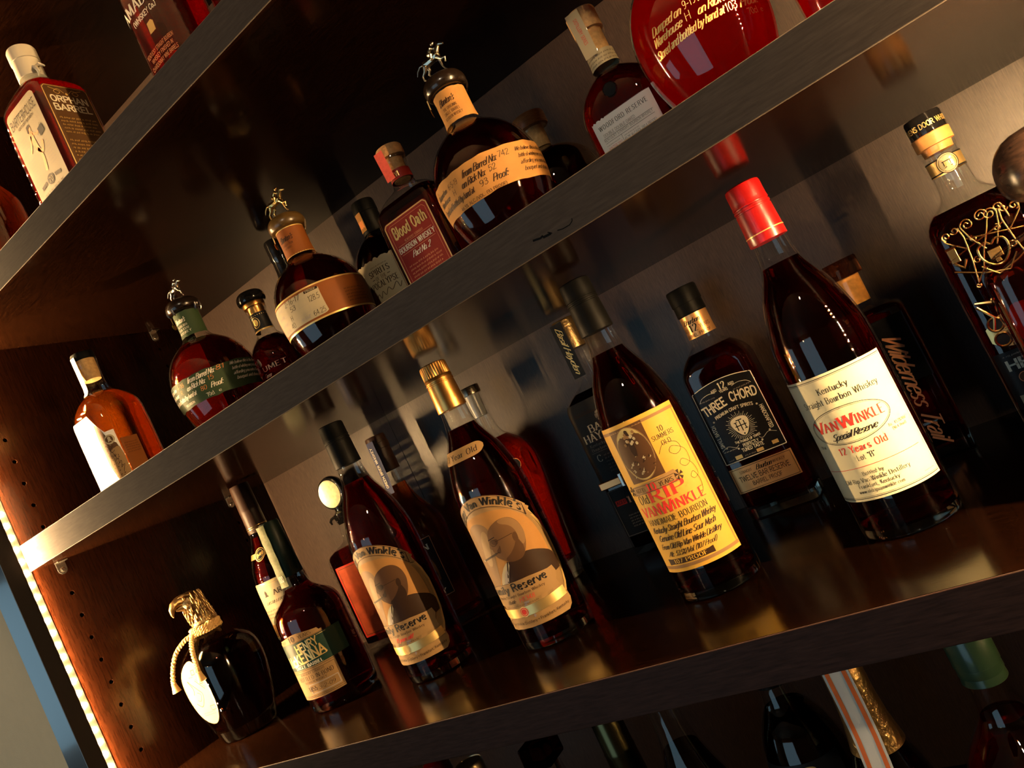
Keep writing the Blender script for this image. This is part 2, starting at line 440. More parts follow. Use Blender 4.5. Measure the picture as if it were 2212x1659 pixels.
# ------------------------------------------------------------------ lettering: pen skeletons (cap height 8, x-height 5)
GLY = {
    'A': (6, '0,0 3,8;3,8 6,0;1.1,2.8 4.9,2.8'), 'B': (5.6, '.5,0 .5,8;~.5,8 3.2,8 4.6,7.3 4.6,5.1 3.2,4.3 .5,4.3;~.5,4.3 3.5,4.3 5.2,3.4 5.2,1 3.5,0 .5,0'),
    'C': (6, '~5.6,6.4 4.6,7.7 3,8 1.2,7 .4,4 1.2,1 3,0 4.7,.3 5.7,1.7'), 'D': (6.1, '.5,0 .5,8;~.5,8 3,8 5,6.9 5.7,4 5,1.1 3,0 .5,0'),
    'E': (5.2, '.5,0 .5,8;.5,8 4.7,8;.5,4.2 3.8,4.2;.5,0 5,0'), 'F': (4.9, '.5,0 .5,8;.5,8 4.7,8;.5,4.2 3.8,4.2'),
    'G': (6.3, '~5.6,6.4 4.6,7.7 3,8 1.2,7 .4,4 1.2,1 3,0 4.7,.4 5.7,1.3;5.7,3.5 5.7,1;4,3.5 6.2,3.5'),
    'H': (6, '.5,0 .5,8;5.5,0 5.5,8;.5,4.2 5.5,4.2'), 'I': (1.8, '.9,0 .9,8'), 'J': (3.6, '3,8 3,2.4;~3,2.4 2.4,.4 1.1,0 .2,1.2'),
    'K': (5.6, '.5,0 .5,8;5,8 .5,3.4;2,4.8 5.4,0'), 'L': (4.8, '.5,0 .5,8;.5,0 4.6,0'),
    'M': (7.2, '.5,0 .9,8;.9,8 3.6,1.2;3.6,1.2 6.3,8;6.3,8 6.7,0'), 'N': (6, '.5,0 .5,8;.5,8 5.5,0;5.5,0 5.5,8'),
    'O': (6.4, '~3.2,8 1.3,7.1 .4,4 1.3,.9 3.2,0 5.1,.9 6,4 5.1,7.1 3.2,8'), 'P': (5.3, '.5,0 .5,8;~.5,8 3.4,8 5,7.1 5,4.9 3.4,4 .5,4'),
    'Q': (6.4, '~3.2,8 1.3,7.1 .4,4 1.3,.9 3.2,0 5.1,.9 6,4 5.1,7.1 3.2,8;3.8,1.8 6,-.8'),
    'R': (5.7, '.5,0 .5,8;~.5,8 3.4,8 4.9,7.1 4.9,5.1 3.4,4.2 .5,4.2;2.8,4.2 5.5,0'),
    'S': (5.4, '~5,6.7 4,7.8 2.6,8 1,7.3 .7,5.8 1.8,4.6 3.8,3.6 4.9,2.2 4.4,.6 2.8,0 1.2,.3 .3,1.5'), 'T': (5.6, '0,8 5.6,8;2.8,8 2.8,0'),
    'U': (6, '.5,8 .5,2.6;~.5,2.6 1.2,.6 3,0 4.8,.6 5.5,2.6;5.5,2.6 5.5,8'), 'V': (6, '0,8 3,0;3,0 6,8'), 'W': (8.4, '0,8 2.1,0;2.1,0 4.2,8;4.2,8 6.3,0;6.3,0 8.4,8'),
    'X': (5.6, '0,0 5.6,8;0,8 5.6,0'), 'Y': (5.8, '0,8 2.9,4;5.8,8 2.9,4;2.9,4 2.9,0'), 'Z': (5.4, '.3,8 5,8;5,8 .2,0;.2,0 5.2,0'),
    'a': (4.5, '~.6,4.1 1.5,5 2.9,5 3.6,3.9 3.6,.9 4.3,.1;~3.6,3 1.4,2.6 .4,1.4 1,.1 2.2,0 3.6,1.2'), 'b': (4.7, '.5,8 .5,0;~.5,3.8 1.6,5 3,5 4.2,3.8 4.2,1.2 3,0 1.6,0 .5,1.2'),
    'c': (4.3, '~4,4 3,5 1.8,5 .5,3.8 .4,1.6 1.4,.1 2.8,0 4,1'), 'd': (4.7, '4.1,8 4.1,0;~4.1,3.8 3,5 1.6,5 .4,3.8 .4,1.2 1.6,0 3,0 4.1,1.2'),
    'e': (4.4, '.5,2.8 4.1,2.8;~4.1,2.8 3.9,4.2 2.8,5 1.5,4.9 .5,3.6 .4,1.6 1.5,.1 2.8,0 4,1'), 'f': (3, '~3.2,7.4 2.2,8 1.3,7.2 1.2,5;1.2,5 1.2,0;.2,5 2.6,5'),
    'g': (4.7, '4.1,5 4.1,-1;~4.1,-1 3.2,-2.4 1.6,-2.5 .5,-1.7;~4.1,3.8 3,5 1.6,5 .4,3.8 .4,1.4 1.6,.2 3,.2 4.1,1.4'), 'h': (4.6, '.5,8 .5,0;~.5,3.6 1.6,4.9 3,5 3.9,4 4,2;4,2 4,0'),
    'i': (1.6, '.8,5 .8,0;.8,6.5 .8,7.2'), 'j': (1.9, '1.2,5 1.2,-1;~1.2,-1 .6,-2.3 -.4,-2.4;1.2,6.5 1.2,7.2'), 'k': (4.3, '.5,8 .5,0;3.8,5 .5,2;1.6,3 4.1,0'),
    'l': (1.6, '.8,8 .8,0'), 'm': (6.7, '.5,5 .5,0;~.5,3.6 1.5,4.9 2.6,5 3.3,4;3.3,4 3.3,0;~3.3,3.6 4.3,4.9 5.4,5 6.1,4;6.1,4 6.1,0'),
    'n': (4.6, '.5,5 .5,0;~.5,3.6 1.6,4.9 3,5 3.9,4 4,2;4,2 4,0'), 'o': (4.8, '~2.4,5 1,4.4 .4,2.5 1,.6 2.4,0 3.8,.6 4.4,2.5 3.8,4.4 2.4,5'),
    'p': (4.7, '.5,5 .5,-2.5;~.5,3.8 1.6,5 3,5 4.2,3.8 4.2,1.2 3,0 1.6,0 .5,1.2'), 'q': (4.7, '4.1,5 4.1,-2.5;~4.1,3.8 3,5 1.6,5 .4,3.8 .4,1.2 1.6,0 3,0 4.1,1.2'),
    'r': (3.1, '.5,5 .5,0;~.5,3.3 1.4,4.7 2.8,5'), 's': (4, '~3.4,4.1 2.5,5 1.2,4.9 .5,4 1,3 2.6,2.3 3.5,1.4 3.1,.3 1.8,0 .4,.8'),
    't': (3.1, '1.2,7 1.2,1.2;~1.2,1.2 1.8,.1 3,.5;.2,5 2.7,5'), 'u': (4.6, '.5,5 .5,2;~.5,2 1.1,.3 2.3,0 3.4,.6 4,1.8;4,5 4,0'), 'v': (4.2, '0,5 2.1,0;2.1,0 4.2,5'),
    'w': (6.4, '0,5 1.6,0;1.6,0 3.2,5;3.2,5 4.8,0;4.8,0 6.4,5'), 'x': (4, '0,0 4,5;0,5 4,0'), 'y': (4.3, '0,5 2.2,0;~4.3,5 2.2,0 1.2,-2 .1,-2.4'), 'z': (4, '.3,5 3.8,5;3.8,5 .2,0;.2,0 3.9,0'),
    '0': (5, '~2.5,8 1,7 .4,4 1,1 2.5,0 4,1 4.6,4 4,7 2.5,8'), '1': (3.2, '.4,6.5 1.8,8;1.8,8 1.8,0'), '2': (4.8, '~.4,6 1.2,7.6 2.8,8 4.2,7 4,5 .5,.2;.4,0 4.7,0'),
    '3': (4.7, '~.5,7 2,8 3.8,7.4 4,5.6 2,4.4;~2,4.4 4.2,3.6 4.4,1.4 3,.1 1.4,0 .3,1.2'), '4': (5, '3.5,0 3.5,8;3.5,8 .2,2.4;.2,2.4 4.9,2.4'), '5': (4.8, '4.2,8 1.1,8;1.1,8 .8,4.4;~.8,4.4 2.4,5 4.2,4 4.4,2 3.2,.2 1.6,0 .3,1'),
    '6': (4.8, '~4,7.6 2.4,7.4 .9,5.4 .4,2.6 1.2,.5 2.6,0 4.1,.9 4.4,2.8 3.4,4.5 1.8,4.4 .6,3'), '7': (4.7, '.3,8 4.6,8;4.6,8 1.6,0'), '8': (4.8, '~2.4,4.3 .9,5.4 .9,7.2 2.4,8 3.9,7.2 3.9,5.4 2.4,4.3 .6,3 .5,1 2.4,0 4.3,1 4.2,3 2.4,4.3'),
    '9': (4.8, '~4.2,5 3,3.6 1.4,3.6 .4,5.2 .7,7.1 2.2,8 3.6,7.5 4.4,5.4 4,2.4 2.8,.4 1,.2'), '.': (1.6, '.8,0 .8,.7'), ',': (1.6, '.9,.6 .4,-1.2'), "'": (1.4, '.8,8 .5,6'), '"': (2.6, '.7,8 .6,6.2;1.9,8 1.8,6.2'),
    '-': (3.2, '.4,3.2 2.8,3.2'), '/': (3.6, '0,-.8 3.4,8.4'), '(': (2.6, '~2.2,8.6 .8,6.4 .5,4 .8,1 2.2,-1'), ')': (2.6, '~.4,8.6 1.8,6.4 2.1,4 1.8,1 .4,-1'), ':': (1.6, '.8,0 .8,.8;.8,4 .8,4.8'),
    '%': (6, '0,0 5,8;~1.2,8 .3,6.7 1.2,5.4 2.1,6.7 1.2,8;~4,2.6 3.1,1.3 4,0 4.9,1.3 4,2.6'), '&': (6, '~5.6,0 1.4,5.8 1.6,7.6 2.8,7.8 3.6,6.6 1,3 .5,1.4 1.6,0 3.4,.2 5.4,3.4'), '*': (3, '1.5,3 1.5,5;.6,3.4 2.4,4.6;.6,4.6 2.4,3.4'),
    ' ': (2.6, ''),
}


def catmull(P, n=5):
    out = []
    m = len(P)
    for i in range(m - 1):
        p0 = P[max(i - 1, 0)]
        p1, p2 = P[i], P[i + 1]
        p3 = P[min(i + 2, m - 1)]
        if i == 0 and P[0] == P[-1]:
            p0 = P[-2]
        if i == m - 2 and P[0] == P[-1]:
            p3 = P[1]
        for k in range(n):
            t = k / n
            out.append(tuple(0.5 * (2 * b + (c - a) * t + (2 * a - 5 * b + 4 * c - d) * t * t + (3 * b - a - 3 * c + d) * t ** 3)
                             for a, b, c, d in zip(p0, p1, p2, p3)))
    out.append(P[-1])
    return out


STROKES = {}
for _c, (_w, _s) in GLY.items():
    L_ = []
    for part in filter(None, _s.split(';')):
        sm = part[0] == '~'
        pts = [tuple(float(q) for q in t.split(',')) for t in part.lstrip('~').split()]
        L_.append((sm, catmull(pts) if sm else pts, pts))
    STROKES[_c] = (_w, L_)


def ribbon(pts, wf, V, F):
    """2-d ribbon along a polyline; wf(dx,dy)->width"""
    n = len(pts)
    if n < 2:
        return
    base = len(V)
    for i in range(n):
        a = pts[max(i - 1, 0)]
        b = pts[min(i + 1, n - 1)]
        if i in (0, n - 1) and pts[0] == pts[-1] and n > 3:
            a, b = pts[-2], pts[1]
        dx, dy = b[0] - a[0], b[1] - a[1]
        l = math.hypot(dx, dy) or 1.0
        dx /= l
        dy /= l
        w = wf(dx, dy) / 2
        V.append((pts[i][0] - dy * w, pts[i][1] + dx * w))
        V.append((pts[i][0] + dy * w, pts[i][1] - dx * w))
    for i in range(n - 1):
        k = base + 2 * i
        F.append((k, k + 1, k + 3, k + 2))


STYLES = {  # thick, thin, nib angle, slant, serif half length, tracking, width factor
    'serif': (1.15, 0.36, 0, 0, 0.95, 1.5, 1.0),
    'serifb': (1.75, 0.45, 0, 0, 1.25, 1.9, 1.08),
    'sans': (0.95, 0.95, 0, 0, 0, 1.0, 0.95),
    'sansb': (1.55, 1.55, 0, 0, 0, 1.1, 1.0),
    'thin': (0.6, 0.6, 0, 0, 0, 1.0, 0.9),
    'script': (1.0, 0.26, 25, 0.55, 0, 0.1, 0.78),
    'scriptb': (1.3, 0.32, 25, 0.5, 0, 0.1, 0.80),
    'black': (2.1, 0.30, 45, 0.0, 0.0, 0.9, 0.80),
    'hand': (0.62, 0.5, 20, 0.16, 0, 0.6, 0.9),
}


def type_2d(txt, h, style='sans', width=None, track=None):
    """flat lettering: verts (x centred, y from the baseline) and faces, in the unit of h"""
    thick, thin, nib, slant, ser, tr, wfac = STYLES[style]
    if track is not None:
        tr = track
    na = math.radians(nib)

    def wf(dx, dy):
        return thin + (thick - thin) * abs(dx * math.sin(na) + dy * math.cos(na))
    V, F = [], []
    x = 0.0
    for ch in txt:
        if ch not in STROKES:
            ch = ' '
        w, st = STROKES[ch]
        for sm, pts, raw in st:
            if style == 'black':
                pts = raw
            q = [((px * wfac + x) + slant * py, py) for px, py in pts]
            if len(q) == 2 and math.hypot(q[1][0] - q[0][0], q[1][1] - q[0][1]) > 3:
                q = [q[0], ((q[0][0] + q[1][0]) / 2, (q[0][1] + q[1][1]) / 2), q[1]]
            if not sm and ser == 0 and len(q) >= 2:
                # square the ends a little so joints close
                d = (q[1][0] - q[0][0], q[1][1] - q[0][1])
                l = math.hypot(*d) or 1
                e = thin * 0.4
                q[0] = (q[0][0] - d[0] / l * e, q[0][1] - d[1] / l * e)
                d = (q[-1][0] - q[-2][0], q[-1][1] - q[-2][1])
                l = math.hypot(*d) or 1
                q[-1] = (q[-1][0] + d[0] / l * e, q[-1][1] + d[1] / l * e)
            ribbon(q, wf, V, F)
            if ser and not sm:
                for e, o in ((0, 1), (-1, -2)):
                    a, b = q[e], q[o]
                    if abs(a[1] - b[1]) > 1.2 * abs(a[0] - b[0]) * 0.35 and abs(a[1] - b[1]) > 1 and a[1] in (0, 5, 8, -2.5):
                        yy = a[1] + (thin / 2 if a[1] <= 0 else -thin / 2)
                        ribbon([(a[0] - ser, yy), (a[0] + ser, yy)], lambda dx, dy: thin, V, F)
        x += (w * wfac + tr)
    tot = max(x - tr, 0.1)
    sc = h / 8.0
    sx = sc if width is None else width / tot
    V = [((vx - tot / 2) * sx, vy * sc) for vx, vy in V]
    return V, F, tot * sx


def disc_2d(cx, cy, rx, ry=None, n=28):
    ry = rx if ry is None else ry
    V = [(cx, cy)] + [(cx + rx * math.cos(2 * math.pi * i / n), cy + ry * math.sin(2 * math.pi * i / n)) for i in range(n)]
    return V, [(0, 1 + i, 1 + (i + 1) % n) for i in range(n)]


def rect_2d(x0, x1, y0, y1, nx=8, ny=1):
    V = [(x0 + (x1 - x0) * i / nx, y0 + (y1 - y0) * j / ny) for j in range(ny + 1) for i in range(nx + 1)]
    F = [(j * (nx + 1) + i, j * (nx + 1) + i + 1, (j + 1) * (nx + 1) + i + 1, (j + 1) * (nx + 1) + i) for j in range(ny) for i in range(nx)]
    return V, F


def line_2d(pts, w, sub=4.0):
    q = [pts[0]]
    for a, b in zip(pts[:-1], pts[1:]):
        n = max(1, int(math.hypot(b[0] - a[0], b[1] - a[1]) / sub))
        for i in range(1, n + 1):
            q.append((a[0] + (b[0] - a[0]) * i / n, a[1] + (b[1] - a[1]) * i / n))
    V, F = [], []
    ribbon(q, lambda dx, dy: w, V, F)
    return V, F


def poly_2d(pts, sub=5.0):
    """filled outline, triangulated, with long edges cut so it can bend"""
    bm = bmesh.new()
    vs_ = [bm.verts.new((p[0], p[1], 0)) for p in pts]
    f = bm.faces.new(vs_)
    bmesh.ops.triangulate(bm, faces=[f])
    for _ in range(3):
        es = [e for e in bm.edges if e.calc_length() > sub]
        if not es:
            break
        bmesh.ops.subdivide_edges(bm, edges=es, cuts=1)
        bmesh.ops.triangulate(bm, faces=[g for g in bm.faces if len(g.verts) > 3])
    bm.verts.index_update()
    V = [(v.co.x, v.co.y) for v in bm.verts]
    F = [tuple(v.index for v in g.verts) for g in bm.faces]
    bm.free()
    return V, F


def smooth_poly(pts, it=2):
    """closed Chaikin"""
    for _ in range(it):
        out = []
        for a, b in zip(pts, pts[1:] + pts[:1]):
            out.append((0.75 * a[0] + 0.25 * b[0], 0.75 * a[1] + 0.25 * b[1]))
            out.append((0.25 * a[0] + 0.75 * b[0], 0.25 * a[1] + 0.75 * b[1]))
        pts = out
    return pts


# ------------------------------------------------------------------ bottles
def ring(hw, hd, rc, m=10, e=4):
    """rounded rectangle, counter-clockwise from the front centre (-y)"""
    rc = min(rc, hw, hd)
    P = []
    cs = [(hw - rc, -(hd - rc), -90), (hw - rc, hd - rc, 0), (-(hw - rc), hd - rc, 90), (-(hw - rc), -(hd - rc), 180)]
    arcs = []
    for cx, cyy, a0 in cs:
        arcs.append([(cx + rc * math.cos(math.radians(a0 + 90 * i / m)), cyy + rc * math.sin(math.radians(a0 + 90 * i / m))) for i in range(m + 1)])

    def seg(a, b, n):
        return [(a[0] + (b[0] - a[0]) * i / n, a[1] + (b[1] - a[1]) * i / n) for i in range(1, n)]
    P.append((0.0, -hd))
    P += seg(P[0], arcs[0][0], e) if True else []
    for k in range(4):
        P += arcs[k]
        if k < 3:
            P += seg(arcs[k][-1], arcs[k + 1][0], 2 * e)
    P += seg(arcs[3][-1], (0.0, -hd), e)
    return P


def loft_vf(secs, m=10, e=3, cap0=True, cap1=True, knurl=None):
    V, F = [], []
    n = None
    for i, s in enumerate(secs):
        r = ring(s[1], s[2], s[3], m, e)
        n = len(r)
        V += [(x, y, s[0]) for x, y in r]
    for i in range(len(secs) - 1):
        for k in range(n):
            a, b = i * n + k, i * n + (k + 1) % n
            F.append((a, b, b + n, a + n))
    if cap0:
        F.append(tuple(range(n - 1, -1, -1)))
    if cap1:
        F.append(tuple(range((len(secs) - 1) * n, len(secs) * n)))
    return V, F


def lathe_vf(prof, seg=40, cap0=True, cap1=True, knurl=None):
    """prof (r,z); knurl=(z0,z1,depth)"""
    V, F = [], []
    for r, z in prof:
        for k in range(seg):
            a = 2 * math.pi * k / seg
            rr = r
            if knurl and knurl[0] <= z <= knurl[1] and k % 2:
                rr = r - knurl[2]
            V.append((rr * math.cos(a), rr * math.sin(a), z))
    for i in range(len(prof) - 1):
        for k in range(seg):
            a, b = i * seg + k, i * seg + (k + 1) % seg
            F.append((a, b, b + seg, a + seg))
    if cap0:
        F.append(tuple(range(seg - 1, -1, -1)))
    if cap1:
        F.append(tuple(range((len(prof) - 1) * seg, len(prof) * seg)))
    return V, F


class Bottle:
    def __init__(self, label, xy, z, yaw, secs, round_=True, smooth=2, name='whiskey_bottle', cat='bottle', group=None):
        """secs: (z, halfwidth[, halfdepth, cornerradius])"""
        self.root = empty(name, (xy[0], xy[1], z + 0.0003), math.radians(yaw))
        tag(self.root, label, cat, group)
        full = [(s[0], s[1], s[1], s[1]) if len(s) == 2 else tuple(s) for s in secs]
        self.secs = chaikin(full, smooth)
        A = np.array(self.secs)
        self.zs = np.maximum.accumulate(A[:, 0]) + np.arange(len(A)) * 1e-9
        self.A = A
        self.round = round_
        self.arc = {}

    def sec(self, z):
        return tuple(np.interp(z, self.zs, self.A[:, i]) for i in (1, 2, 3))

    def glass(self, mat=GLASS, name='glass_body', base=0.0):
        v, f = loft_vf(self.secs, m=14 if self.round else 7, e=1 if self.round else 5, cap0=True, cap1=False)
        self.glass_o = add_mesh(name, v, f, mat, self.root, sharp=50)
        return self

    def fluid(self, mat, z0, z1, inset=0.0016, name='liquid'):
        zz = [z0] + [s[0] for s in self.secs if z0 + 0.0008 < s[0] < z1 - 0.0008] + [z1]
        q = []
        for i, z in enumerate(zz):
            hw, hd, rc = self.sec(z)
            k = inset
            q.append((z, max(hw - k, 0.002), max(hd - k, 0.002), max(rc - k, 0.001)))
        b0 = q[0]
        q = [(b0[0], b0[1] * 0.90, b0[2] * 0.90, b0[3] * 0.90)] + [(b0[0] + 0.0012, b0[1] * 0.975, b0[2] * 0.975, b0[3] * 0.975)] + [t for t in q[1:] if t[0] > b0[0] + 0.002]
        v, f = loft_vf(q, m=12 if self.round else 6, e=1 if self.round else 4)
        add_mesh(name, v, f, mat, self.root, sharp=50)
        return self

    def foot(self, z1, inset=0.0008, mat=BASE_GLASS):
        """heavy clear glass base"""
        zz = [0.0012] + [s[0] for s in self.secs if 0.0016 < s[0] < z1 - 0.0004] + [z1]
        q = []
        for z in zz:
            hw, hd, rc = self.sec(z)
            q.append((z, hw - inset, hd - inset, max(rc - inset, 0.001)))
        v, f = loft_vf(q, m=10 if self.round else 6, e=1 if self.round else 4)
        add_mesh('glass_base', v, f, mat, self.root, sharp=40)
        return self

    def lathe(self, name, prof, mat, seg=40, knurl=None, parent=None, smooth=0, label=None, sharp=35, off=(0, 0, 0), cap0=True):
        p = chaikin(prof, smooth) if smooth else prof
        v, f = lathe_vf(p, seg, knurl=knurl, cap0=cap0)
        v = [(a + off[0], b + off[1], c + off[2]) for a, b, c in v]
        o = add_mesh(name, v, f, mat, parent or self.root, sharp=sharp)
        if label:
            o['label'] = label
        return o

    def surf(self, S, Z, off):
        """label space (arc length from the front centre, height) -> bottle space, numpy"""
        S = np.asarray(S, float)
        Z = np.asarray(Z, float)
        hw = np.interp(Z, self.zs, self.A[:, 1])
        if self.round:
            dr = np.gradient(self.A[:, 1], self.zs + np.arange(len(self.zs)) * 1e-7)
            th = S / hw
            x = np.sin(th)
            y = -np.cos(th)
            return np.stack([x * (hw + off), y * (hw + off), Z], -1)
        zm = self.zref
        if zm not in self.arc:
            h, d, rc = self.sec(zm)
            P = np.array(ring(h, d, rc, 16, 6))
            P = np.vstack([P, P[:1]])
            L = np.concatenate([[0], np.cumsum(np.hypot(*np.diff(P, axis=0).T))])
            T = np.gradient(P, axis=0)
            T /= np.linalg.norm(T, axis=1)[:, None] + 1e-12
            N = np.stack([T[:, 1], -T[:, 0]], -1)
            N[0] = N[-1] = (0, -1)
            self.arc[zm] = (L, P, N, h, d)
        L, P, N, h, d = self.arc[zm]
        s = np.mod(S, L[-1])
        x = np.interp(s, L, P[:, 0])
        y = np.interp(s, L, P[:, 1])
        nx = np.interp(s, L, N[:, 0])
        ny = np.interp(s, L, N[:, 1])
        hd = np.interp(Z, self.zs, self.A[:, 2])
        return np.stack([x * hw / h + nx * off, y * hd / d + ny * off, Z], -1)

    def label(self, *a, **k):
        return Label(self, *a, **k)


class Label:
    """paper on a bottle. All numbers in millimetres: s along the glass from c, z above the shelf"""

    def __init__(self, b, name, s0, s1, z0, z1, mat, c=0.0, top=None, bot=None, off=0.35, parent=None, note=None, nx=40, nz=None, sheet=True):
        self.b, self.c, self.off = b, c, off
        b.zref = (z0 + z1) / 2000.0
        self.zref = b.zref
        self.s0, self.s1, self.z0, self.z1 = s0, s1, z0, z1
        self.inks = {}
        self.o = parent
        if sheet:
            nz = nz or max(2, int((z1 - z0) / 6))
            V, F = [], []
            for j in range(nz + 1):
                for i in range(nx + 1):
                    s = s0 + (s1 - s0) * i / nx
                    u = (s - s0) / (s1 - s0)
                    a = bot(u) if bot else 0.0
                    t = top(u) if top else 0.0
                    zz = (z0 + a) + (z1 - t - z0 - a) * j / nz
                    V.append((s, zz))
            for j in range(nz):
                for i in range(nx):
                    k = j * (nx + 1) + i
                    F.append((k, k + 1, k + nx + 2, k + nx + 1))
            self.o = self._mesh(name, V, F, mat, off, parent or b.root)
            if note:
                self.o['label'] = note

    def _mesh(self, name, V, F, mat, off, parent):
        self.b.zref = self.zref
        A = np.array(V, float)
        P = self.b.surf((A[:, 0] + self.c) / 1000, A[:, 1] / 1000, off / 1000)
        return add_mesh(name, P, F, mat, parent, sharp=60)

    def put(self, V, F, ink, lay=0):
        D = self.inks.setdefault((ink.name, lay), ([], [], ink))
        n = len(D[0])
        D[0].extend(V)
        D[1].extend(tuple(i + n for i in f) for f in F)
        return self

    def text(self, txt, x, z, h, style='sans', ink=INK, width=None, arc=0.0, rot=0.0, track=None, lay=1, align='c'):
        V, F, w = type_2d(txt, h, style, width, track)
        if align == 'l':
            V = [(a + w / 2, b) for a, b in V]
        elif align == 'r':
            V = [(a - w / 2, b) for a, b in V]
        out = []
        cr, sr = math.cos(math.radians(rot)), math.sin(math.radians(rot))
        for a, b in V:
            if arc:
                b = b - arc * a * a + 0.0
                a = a + 2 * arc * a * (b + arc * a * a) * 0.6
            out.append((x + a * cr - b * sr, z + a * sr + b * cr))
        return self.put(out, F, ink, lay)

    def rect(self, x0, x1, z0, z1, ink, lay=0):
        return self.put(*rect_2d(x0, x1, z0, z1, max(2, int(abs(x1 - x0) / 3)), max(1, int(abs(z1 - z0) / 12))), ink, lay)

    def line(self, pts, w, ink, lay=1):
        return self.put(*line_2d(pts, w), ink, lay)

    def frame(self, x0, x1, z0, z1, w, ink, lay=1, cut=0.0):
        p = [(x0 + cut, z0), (x1 - cut, z0), (x1, z0 + cut), (x1, z1 - cut), (x1 - cut, z1), (x0 + cut, z1), (x0, z1 - cut), (x0, z0 + cut), (x0 + cut, z0)] if cut else [(x0, z0), (x1, z0), (x1, z1), (x0, z1), (x0, z0)]
        for a, b in zip(p[:-1], p[1:]):
            self.line([a, b], w, ink, lay)
        return self

    def oval(self, x, z, rx, rz, w, ink, lay=1):
        p = [(x + rx * math.cos(2 * math.pi * i / 48), z + rz * math.sin(2 * math.pi * i / 48)) for i in range(49)]
        V, F = [], []
        ribbon(p, lambda a, b: w, V, F)
        return self.put(V, F, ink, lay)

    def disc(self, x, z, rx, rz, ink, lay=0):
        return self.put(*disc_2d(x, z, rx, rz), ink, lay)

    def poly(self, pts, ink, lay=0, smooth=0):
        return self.put(*poly_2d(smooth_poly(pts, smooth) if smooth else pts), ink, lay)

    def fine(self, x0, x1, z0, z1, rows, ink=INK, lay=1, seed=1, align='j'):
        """rows of small print too fine to read: only the rhythm of the words"""
        rnd = random.Random(seed)
        dz = (z1 - z0) / rows
        h = dz * 0.30
        for r in range(rows):
            zb = z1 - dz * (r + 0.6)
            w = (x1 - x0) * (1.0 if align == 'j' else rnd.uniform(0.6, 1.0))
            x = x0 if align == 'j' else (x0 + x1) / 2 - w / 2
            end = x + w
            while x < end - h * 2:
                n = rnd.randint(3, 12)
                q = []
                for i in range(n):
                    q.append((x + i * h * 0.55, zb + (h if i % 2 else -h) * rnd.uniform(0.4, 1.0)))
                    if q[-1][0] > end:
                        break
                if len(q) > 1:
                    V, F = [], []
                    ribbon(q, lambda a, b: h * 0.42, V, F)
                    self.put(V, F, ink, lay)
                x = q[-1][0] + h * 1.3
        return self

    def done(self, name='lettering'):  # prints of every sort: letters, pictures, frames and patterns
        for (nm, lay), (V, F, ink) in sorted(self.inks.items(), key=lambda t: t[0][1]):
            o = self._mesh(name, V, F, ink, self.off + 0.12 + 0.10 * lay, self.o)
            if name == 'printed_portrait':
                o['kind'] = 'stuff'
        return self.o

# ------------------------------------------------------------------ the room and the cabinet
XR = 1.245           # inner face of the far side panel
D = 0.4000           # shelf depth
ZB_, ZBT, ZC_, ZCT = 0.3164, 0.3524, 0.6232, 0.6589
ZTOP, ZLOW = 1.02, -0.395
ZD = -0.356


def struct(name, parts, mat):
    v, f = merge(parts)
    return tag(add_mesh(name, v, f, mat, smooth=False), kind='structure')


RX0, RX1, RY0, RZ0, RZ1 = -2.6, 3.4, -3.1, -1.45, 1.16
struct('floor', [box_vf(RX0, RX1, RY0, -0.02, RZ0 - 0.05, RZ0)], FLOORMAT)
struct('ceiling', [box_vf(RX0, RX1, RY0, 0.5, RZ1, RZ1 + 0.05)], ROOMPAINT)
VY0, VY1, VZ0, VZ1 = -1.75, -0.70, -0.20, 0.62
struct('wall_left', [box_vf(RX0 - 0.05, RX0, RY0, VY0, RZ0, RZ1), box_vf(RX0 - 0.05, RX0, VY1, 0.5, RZ0, RZ1),
                     box_vf(RX0 - 0.05, RX0, VY0, VY1, VZ1, RZ1), box_vf(RX0 - 0.05, RX0, VY0, VY1, RZ0, VZ0)], ROOMPAINT)
struct('wall_right', [box_vf(RX1, RX1 + 0.05, RY0, 0.5, RZ0, RZ1)], ROOMPAINT)
struct('wall_back', [box_vf(RX0, -0.0405, -0.018, 0.5, RZ0, RZ1), box_vf(XR + 0.0405, RX1, -0.018, 0.5, RZ0, RZ1),
                     box_vf(-0.0405, XR + 0.0405, -0.018, 0.5, ZTOP + 0.045, RZ1), box_vf(-0.0405, XR + 0.0405, -0.018, 0.5, RZ0, ZLOW - 0.04)], PAINT)
WX0, WX1, WZ0, WZ1 = -1.70, 0.50, -1.25, 0.92
struct('wall_front', [box_vf(RX0, WX0, RY0 - 0.06, RY0, RZ0, RZ1), box_vf(WX1, RX1, RY0 - 0.06, RY0, RZ0, RZ1),
                      box_vf(WX0, WX1, RY0 - 0.06, RY0, WZ1, RZ1), box_vf(WX0, WX1, RY0 - 0.06, RY0, RZ0, WZ0)], ROOMPAINT)
win = empty('window_1', (0, 0, 0))
tag(win, kind='structure')
box('pane', WX0, WX1, RY0 - 0.05, RY0 - 0.045, WZ0, WZ1, SKYPANE, win)
for a in (WX0, WX1 - 0.03):
    box('window_frame', a, a + 0.03, RY0 - 0.044, RY0 + 0.004, WZ0, WZ1, FRAMEW, win)
for a in (WZ0, WZ1 - 0.03):
    box('window_frame', WX0 + 0.03, WX1 - 0.03, RY0 - 0.044, RY0 + 0.004, a, a + 0.03, FRAMEW, win)

